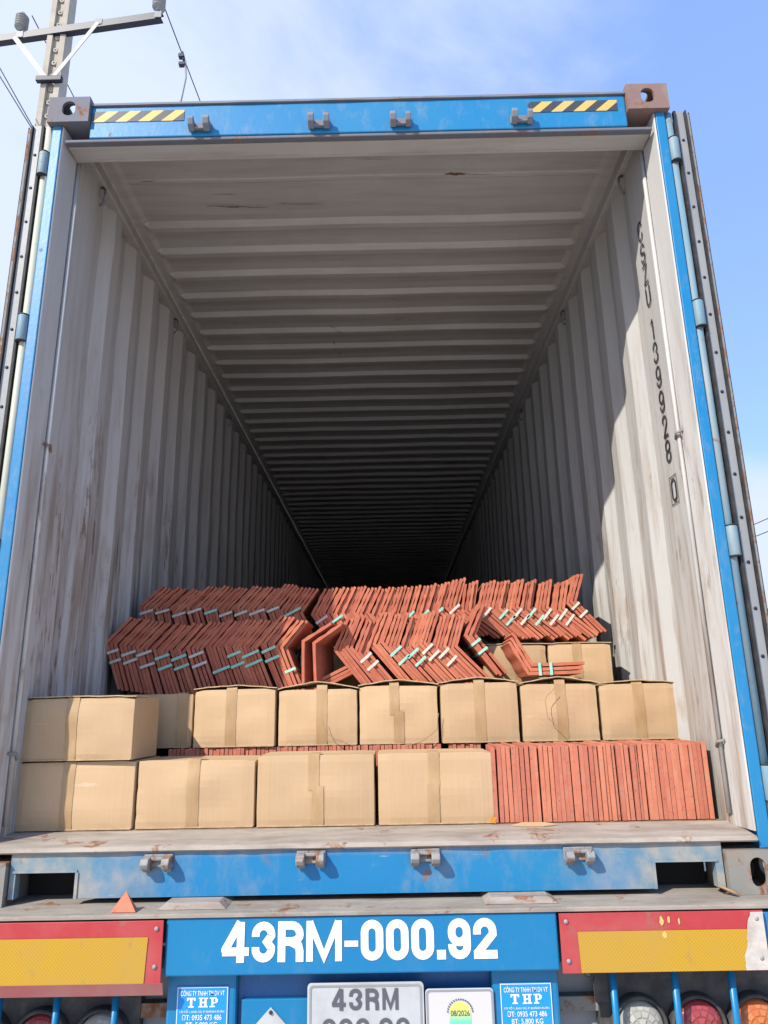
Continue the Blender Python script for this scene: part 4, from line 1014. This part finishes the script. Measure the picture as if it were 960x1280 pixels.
B = [(-1.102, 1.023, -15, 3, 'w1'), (-1.027, 1.018, -15, 3, 'w1'), (-0.947, 1.005, -14, 3, 'w1'), (-0.876, 1.019, -13, 3, 'w1'), (-0.797, 1.017, -13, 3, 'm1'), (-0.728, 1.008, -12, 3, 'w1'), (-0.657, 1.011, -11, 3, 'w1'), (-0.585, 1.002, -10, 4, 'w1'), (-0.502, 1.015, -9, 3, 'w1'), (-0.433, 0.991, -4, 6, 'm1'), (-0.286, 0.970, 3, 3, 'w2'), (-0.215, 0.972, 3, 3, 'm2'), (-0.143, 0.971, 5, 3, ''), (-0.076, 0.966, 6, 3, ''), (-0.005, 0.961, 8, 3, ''), (0.063, 0.956, 11, 3, ''), (0.131, 0.958, 13, 3, 'm1'), (0.206, 0.964, 12, 3, 'm1'), (0.273, 0.970, 13, 3, 'm1'), (0.345, 0.988, 13, 3, 'w1'), (0.420, 0.964, 20, 3, ''), (0.495, 0.970, 16, 3, 'w1'), (0.562, 0.972, 15, 3, 'm2'), (0.630, 0.971, 16, 3, 'w2'), (0.697, 0.966, 17, 3, 'm2'), (0.768, 0.961, 18, 3, 'w2'), (0.842, 0.956, 19, 3, 'w2'), (0.917, 1.003, 11, 3, 'w2')]
for i, (x, z, ph, n, sx) in enumerate(B):
    n, sp_ = fill(B, i, n)
    bundle(x, 1.075, z, ph, n, sx, 'b', '%s ridge tile bundle from the left in the back row, with %s' % (ORD[i], DESC[sx]), 'back row of ridge tile bundles', sp=sp_)
bundle(-.300, .83, .829, -30, 1, '', 'f', 'single ridge tile standing upright with its flat leg showing, left of its twin', 'loose ridge tiles', rz=R(-14), name='loose_ridge_tile')
bundle(-.250, .82, .818, -28, 1, '', 'f', 'single ridge tile standing upright, right of its twin and left of sunlit bundles', 'loose ridge tiles', rz=R(-16), name='loose_ridge_tile')
bundle(-.262, .87, .600, 84, 3, '', 'f', 'three ridge tiles leaning the other way, low behind the peaked box flap', 'loose ridge tiles', name='leaning_ridge_tiles')
bundle(.408, .84, .836, 6, 3, 'm2', 'f', 'raised last bundle of three ridge tiles in the front row, two mint straps', 'front row of ridge tile bundles')
bundle(.640, .66, .656, 60, 3, 'm2', 'f', 'tipped over bundle of ridge tiles lying on the upper boxes, two mint straps', 'loose ridge tiles')

# ------------------------------------------------------------------ little things
bm = bmesh.new(); v = [bm.verts.new(p) for p in ((-.712, -.095, .0005), (-.640, -.098, .0005), (-.655, -.045, .0005), (-.676, -.080, .052), (-.700, -.055, .0005))]
bm.faces.new((v[0], v[1], v[3])); bm.faces.new((v[1], v[2], v[3])); bm.faces.new((v[2], v[4], v[3])); bm.faces.new((v[4], v[0], v[3])); bm.faces.new((v[0], v[4], v[2], v[1]))
apply_props(obj('clay_shard', bm, m_clay), 'pointed orange shard of clay tile on the dusty trailer deck', 'tile shard')
def twine(pts, label, r=.0012):
    bm = bmesh.new(); P_ = []
    for i in range(len(pts)-1):
        a, b = Vector(pts[i]), Vector(pts[i+1])
        for k in range(6):
            q = a.lerp(b, k/6); P_.append(q+Vector((noise.noise(q*30), 0, noise.noise(q*30+Vector((9, 0, 0)))))*.004)
    P_.append(Vector(pts[-1])); tube(bm, P_, r, 5)
    apply_props(obj('twine', bm, m_twine), label, 'twine', 'loose twine on the boxes')
twine([(-.17, .474, .50), (-.16, .470, .455), (-.13, .468, .435), (-.08, .468, .415), (-.04, .46, .400)], 'dark twine curling below the box with the peaked flap')
twine([(.262, .480, .52), (.255, .478, .46), (.21, .475, .425), (.15, .47, .405), (.11, .472, .42)], 'dark twine looping between the middle upper boxes', .0015)
twine([(.70, .470, .60), (.66, .466, .56), (.665, .468, .50), (.71, .468, .45), (.72, .462, .412), (.70, .44, .409)], 'long dark twine hanging down the front of a box above the tile stack')
bm = bmesh.new(); pts = [(.392, .180, .183), (.400, .178, .196), (.408, .180, .191), (.419, .178, .193), (.412, .181, .181), (.416, .182, .173), (.404, .181, .176)]
extrude_poly(bm, pts, (0, .0015, .0)); apply_props(obj('dry_leaf', bm, m_dry), 'small orange dry leaf at the lower corner of the fourth front box', 'leaf')
bm = bmesh.new(); pts = [(.46, .150, .171), (.50, .135, .1695), (.56, .132, .1695), (.61, .150, .171), (.57, .172, .1745), (.50, .178, .1745)]
extrude_poly(bm, pts, (0, 0, .0022)); apply_props(obj('cardboard_scrap', bm, m_card), 'torn flat scrap of cardboard on the threshold before the tile stack', 'cardboard scrap')
bm = bmesh.new(); tube(bm, [(1.025, -.012, .024), (1.05, -.03, .014), (1.066, -.04, .006)], .004, 6); apply_props(obj('twig', bm, m_twine), 'short brown twig sticking out below the right sill opening', 'twig')

# ------------------------------------------------------------------ utility pole and lines
PL = thing('utility_pole', 'concrete utility pole with steel crossarm and insulators behind the container', 'utility pole', (-4.25, 5.30, -1.5))
bm = bmesh.new(); px, py = -4.23, 5.36
bot = .17; top_ = .115; zt = 10.8
def ring_(z): 
    t = (z+1.5)/(zt+1.5); h_ = bot+(top_-bot)*t
    return [(px-h_, py-h_*.8), (px-h_*.42, py-h_*.8), (px-h_*.36, py-h_*.45), (px+h_*.36, py-h_*.45), (px+h_*.42, py-h_*.8), (px+h_, py-h_*.8), (px+h_, py+h_*.8), (px-h_, py+h_*.8)]
r0 = [bm.verts.new((x, y, -1.5)) for x, y in ring_(-1.5)]; r1 = [bm.verts.new((x, y, zt)) for x, y in ring_(zt)]
for i in range(8): bm.faces.new((r0[i], r0[(i+1) % 8], r1[(i+1) % 8], r1[i]))
bm.faces.new(r0[::-1]); bm.faces.new(r1)
z = -1.0
while z < zt-.1:
    t = (z+1.5)/(zt+1.5); h_ = bot+(top_-bot)*t
    lathe(bm, (px-h_*0.0, py-h_*.45-.001, z), (0, -1, 0), [(0, .040), (.018, .036), (.019, .014), (.004, .012)], 12); z += .215
obj('pole_shaft', bm, m_pole, PL)
ca = Vector((-5.75, 5.43, 9.40)); cb = Vector((-2.76, 5.06, 9.40)); dr = (cb-ca).normalized(); nr = Vector((dr.y, -dr.x, 0))
bm = bmesh.new()
def barx(bm, a, b, w, h_):
    a, b = Vector(a), Vector(b); d = (b-a).normalized(); s_ = d.cross(Vector((0, 0, 1))).normalized(); u = s_.cross(d)
    q = [(-w, -h_), (w, -h_), (w, h_), (-w, h_)]; A = [bm.verts.new(a+s_*i+u*j) for i, j in q]; B_ = [bm.verts.new(b+s_*i+u*j) for i, j in q]
    for i in range(4): bm.faces.new((A[i], A[(i+1) % 4], B_[(i+1) % 4], B_[i]))
    bm.faces.new(A[::-1]); bm.faces.new(B_)
barx(bm, ca, cb, .004, .055); barx(bm, ca+Vector((0, .04, .055)), cb+Vector((0, .04, .055)), .04, .004); barx(bm, ca+Vector((0, .04, -.055)), cb+Vector((0, .04, -.055)), .04, .004)
obj('crossarm', bm, m_darksteel, PL)
for ex, ez in ((-3.62, 9.36), (-4.82, 9.36)):
    bm = bmesh.new(); barx(bm, (ex, 5.12 if ex > -4 else 5.30, ez), (-4.23+(.05 if ex > -4 else -.05), 5.22, 8.58), .004, .032); obj('crossarm_brace', bm, m_brace, PL)
bm = bmesh.new(); bx(bm, -4.40, -4.06, 5.20, 5.26, 8.52, 8.60); obj('brace_clamp', bm, m_darksteel, PL, bevel=.01)
ins = []
for tt in (.335, .985, -.02):
    p = ca+(cb-ca)*tt if tt >= 0 else ca+(cb-ca)*.02; bm = bmesh.new(); pf = [(0, .03), (.03, .035)]
    for k in range(5): pf += [(.05+k*.04, .042), (.062+k*.04, .085), (.072+k*.04, .085), (.080+k*.04, .045)]
    pf += [(.28, .045), (.31, .03)]
    lathe(bm, p+Vector((0, 0, .06)), (0, 0, 1), pf, 16); obj('insulator', bm, m_porc, PL); ins.append(p+Vector((0, 0, .36)))
    bm = bmesh.new(); q = p-nr*(-.006); bx(bm, p.x-.045, p.x+.045, p.y-.016, p.y-.007, p.z-.05, p.z+.05); obj('arm_washer', bm, m_galv, PL)
p = ca+(cb-ca)*.71; bm = bmesh.new(); bx(bm, p.x-.045, p.x+.045, p.y-.016, p.y-.007, p.z-.02, p.z+.07); obj('arm_washer', bm, m_galv, PL)
def line(name, pts, label, r=.009, m=m_rubber, cat='power line', sag=.4, grp='overhead lines'):
    a, b = Vector(pts[0]), Vector(pts[-1]); bm = bmesh.new(); n = 24
    if len(pts) == 2: P_ = [a.lerp(b, k/n)-Vector((0, 0, sag*4*(k/n)*(1-k/n))) for k in range(n+1)]
    else: P_ = [Vector(p) for p in pts]
    tube(bm, P_, r, 6); return apply_props(obj(name, bm, m), label, cat, grp)
line('power_line', [(-2.80, 5.06, 9.72), (-2.66, 6.8, 9.58), (-1.9, 14, 9.2), (4, 60, 9.8)], 'thin dark line running back from the right end of the crossarm', .008)
line('power_line', [(-4.62, 5.30, 9.72), (-4.50, 9.0, 9.45), (-3.9, 18, 9.1), (0, 60, 9.8)], 'thin dark line running from the left insulator behind the pole', .008)
cn = thing('line_connector', 'grey drop lead with clamp hanging from the right overhead line', 'connector', (-2.52, 6.2, 9.3))
P0 = Vector((-2.60, 7.2, 9.55))
# ------------------------------------------------------------------ tree far right
def tree(x, y, h, crown_r, seed, label, n=2600, leaf=.22):
    rnd = random.Random(seed); T = thing('broadleaf_tree', label, 'tree', (x, y, -1.5))
    bm = bmesh.new(); tube(bm, [(x, y, -1.5), (x+.1, y, h*.3-1.5), (x-.1, y+.1, h*.55-1.5), (x, y, h*.8-1.5)], [.22, .17, .12, .05], 10)
    cl = []
    for k in range(16):
        a = rnd.random()*6.28; e = rnd.random(); rr_ = crown_r*(.25+.75*rnd.random()); c = Vector((x+math.cos(a)*rr_, y+math.sin(a)*rr_, -1.5+h*(.42+.55*e))); cl.append((c, crown_r*(.28+.22*rnd.random())))
        tube(bm, [(x, y, -1.5+h*(.3+.35*e)), ((x+c.x)/2, (y+c.y)/2, c.z-.5), c], [.07, .045, .015], 6)
    obj('trunk', bm, m_bark, T)
    bm = bmesh.new()
    for k in range(n):
        c, r = cl[rnd.randrange(len(cl))]; d = Vector((rnd.gauss(0, 1), rnd.gauss(0, 1), rnd.gauss(0, .8))); d = d.normalized()*r*rnd.random()**.45; p = c+d
        q = Vector((rnd.gauss(0, 1), rnd.gauss(0, 1), rnd.gauss(0, 1))).normalized(); u = q.orthogonal().normalized(); w = q.cross(u); s_ = leaf*(.6+.7*rnd.random())
        bm.faces.new([bm.verts.new(p+u*a*s_+w*b*s_) for a, b in ((-.5, 0), (0, -.22), (.5, 0), (0, .22))])
    obj('crown', bm, m_leaf, T)
tree(18.7, 30, 6.0, 2.6, 5, 'green broadleaf tree far off at the right edge, mostly hidden by the open door')
line('power_line', [(-10, 15, 1.5+6.2), (30, 15.6, 8.2)], 'upper of the thin lines crossing the sky at right', .012, sag=0) if False else None
line('power_line', [(6.5, 17.6, 3.85), (22, 6, 10.2)], 'upper of the two close thin lines in the sky right of the open door', .011, sag=.25, grp='lines at the right')
line('power_line', [(6.5, 17.6, 3.62), (22, 6, 9.55)], 'lower of the two close thin lines in the sky right of the open door', .011, sag=.25, grp='lines at the right')
line('power_line', [(6.5, 17.6, .6), (22, 10, 9.2)], 'single thin line low in the sky right of the open door', .010, sag=.25, grp='lines at the right')
line('power_line', [(-7.5, 4.2, 10.9), (-4.9, 4.9, 8.78), (-4.21, 5.05, 7.55), (-3.2, 5.5, 5.6), (-2.0, 6.1, 3.4)], 'steep thin line falling from the left edge to behind the open door', .007)
line('power_line', [(-7.3, 4.2, 10.9), (-4.88, 4.9, 8.62), (-4.20, 5.05, 7.50), (-3.1, 5.5, 5.5), (-2.0, 6.1, 3.3)], 'second steep thin line just under the first, left of the pole', .007)
bm = bmesh.new(); tube(bm, [(-2.50, 5.2, 8.92), (-2.46, 5.2, 8.75)], .02, 8); bx(bm, -2.54, -2.47, 5.17, 5.23, 8.83, 8.88); bx(bm, -2.53, -2.45, 5.17, 5.23, 8.70, 8.74); obj('clamp_body', bm, m_darksteel, cn)
bm = bmesh.new(); tube(bm, [(-2.45, 5.2, 8.78), (-2.43, 5.2, 8.5), (-2.47, 5.2, 8.15), (-2.56, 5.2, 7.8)], .014, 8); obj('drop_lead', bm, m_galv, cn)
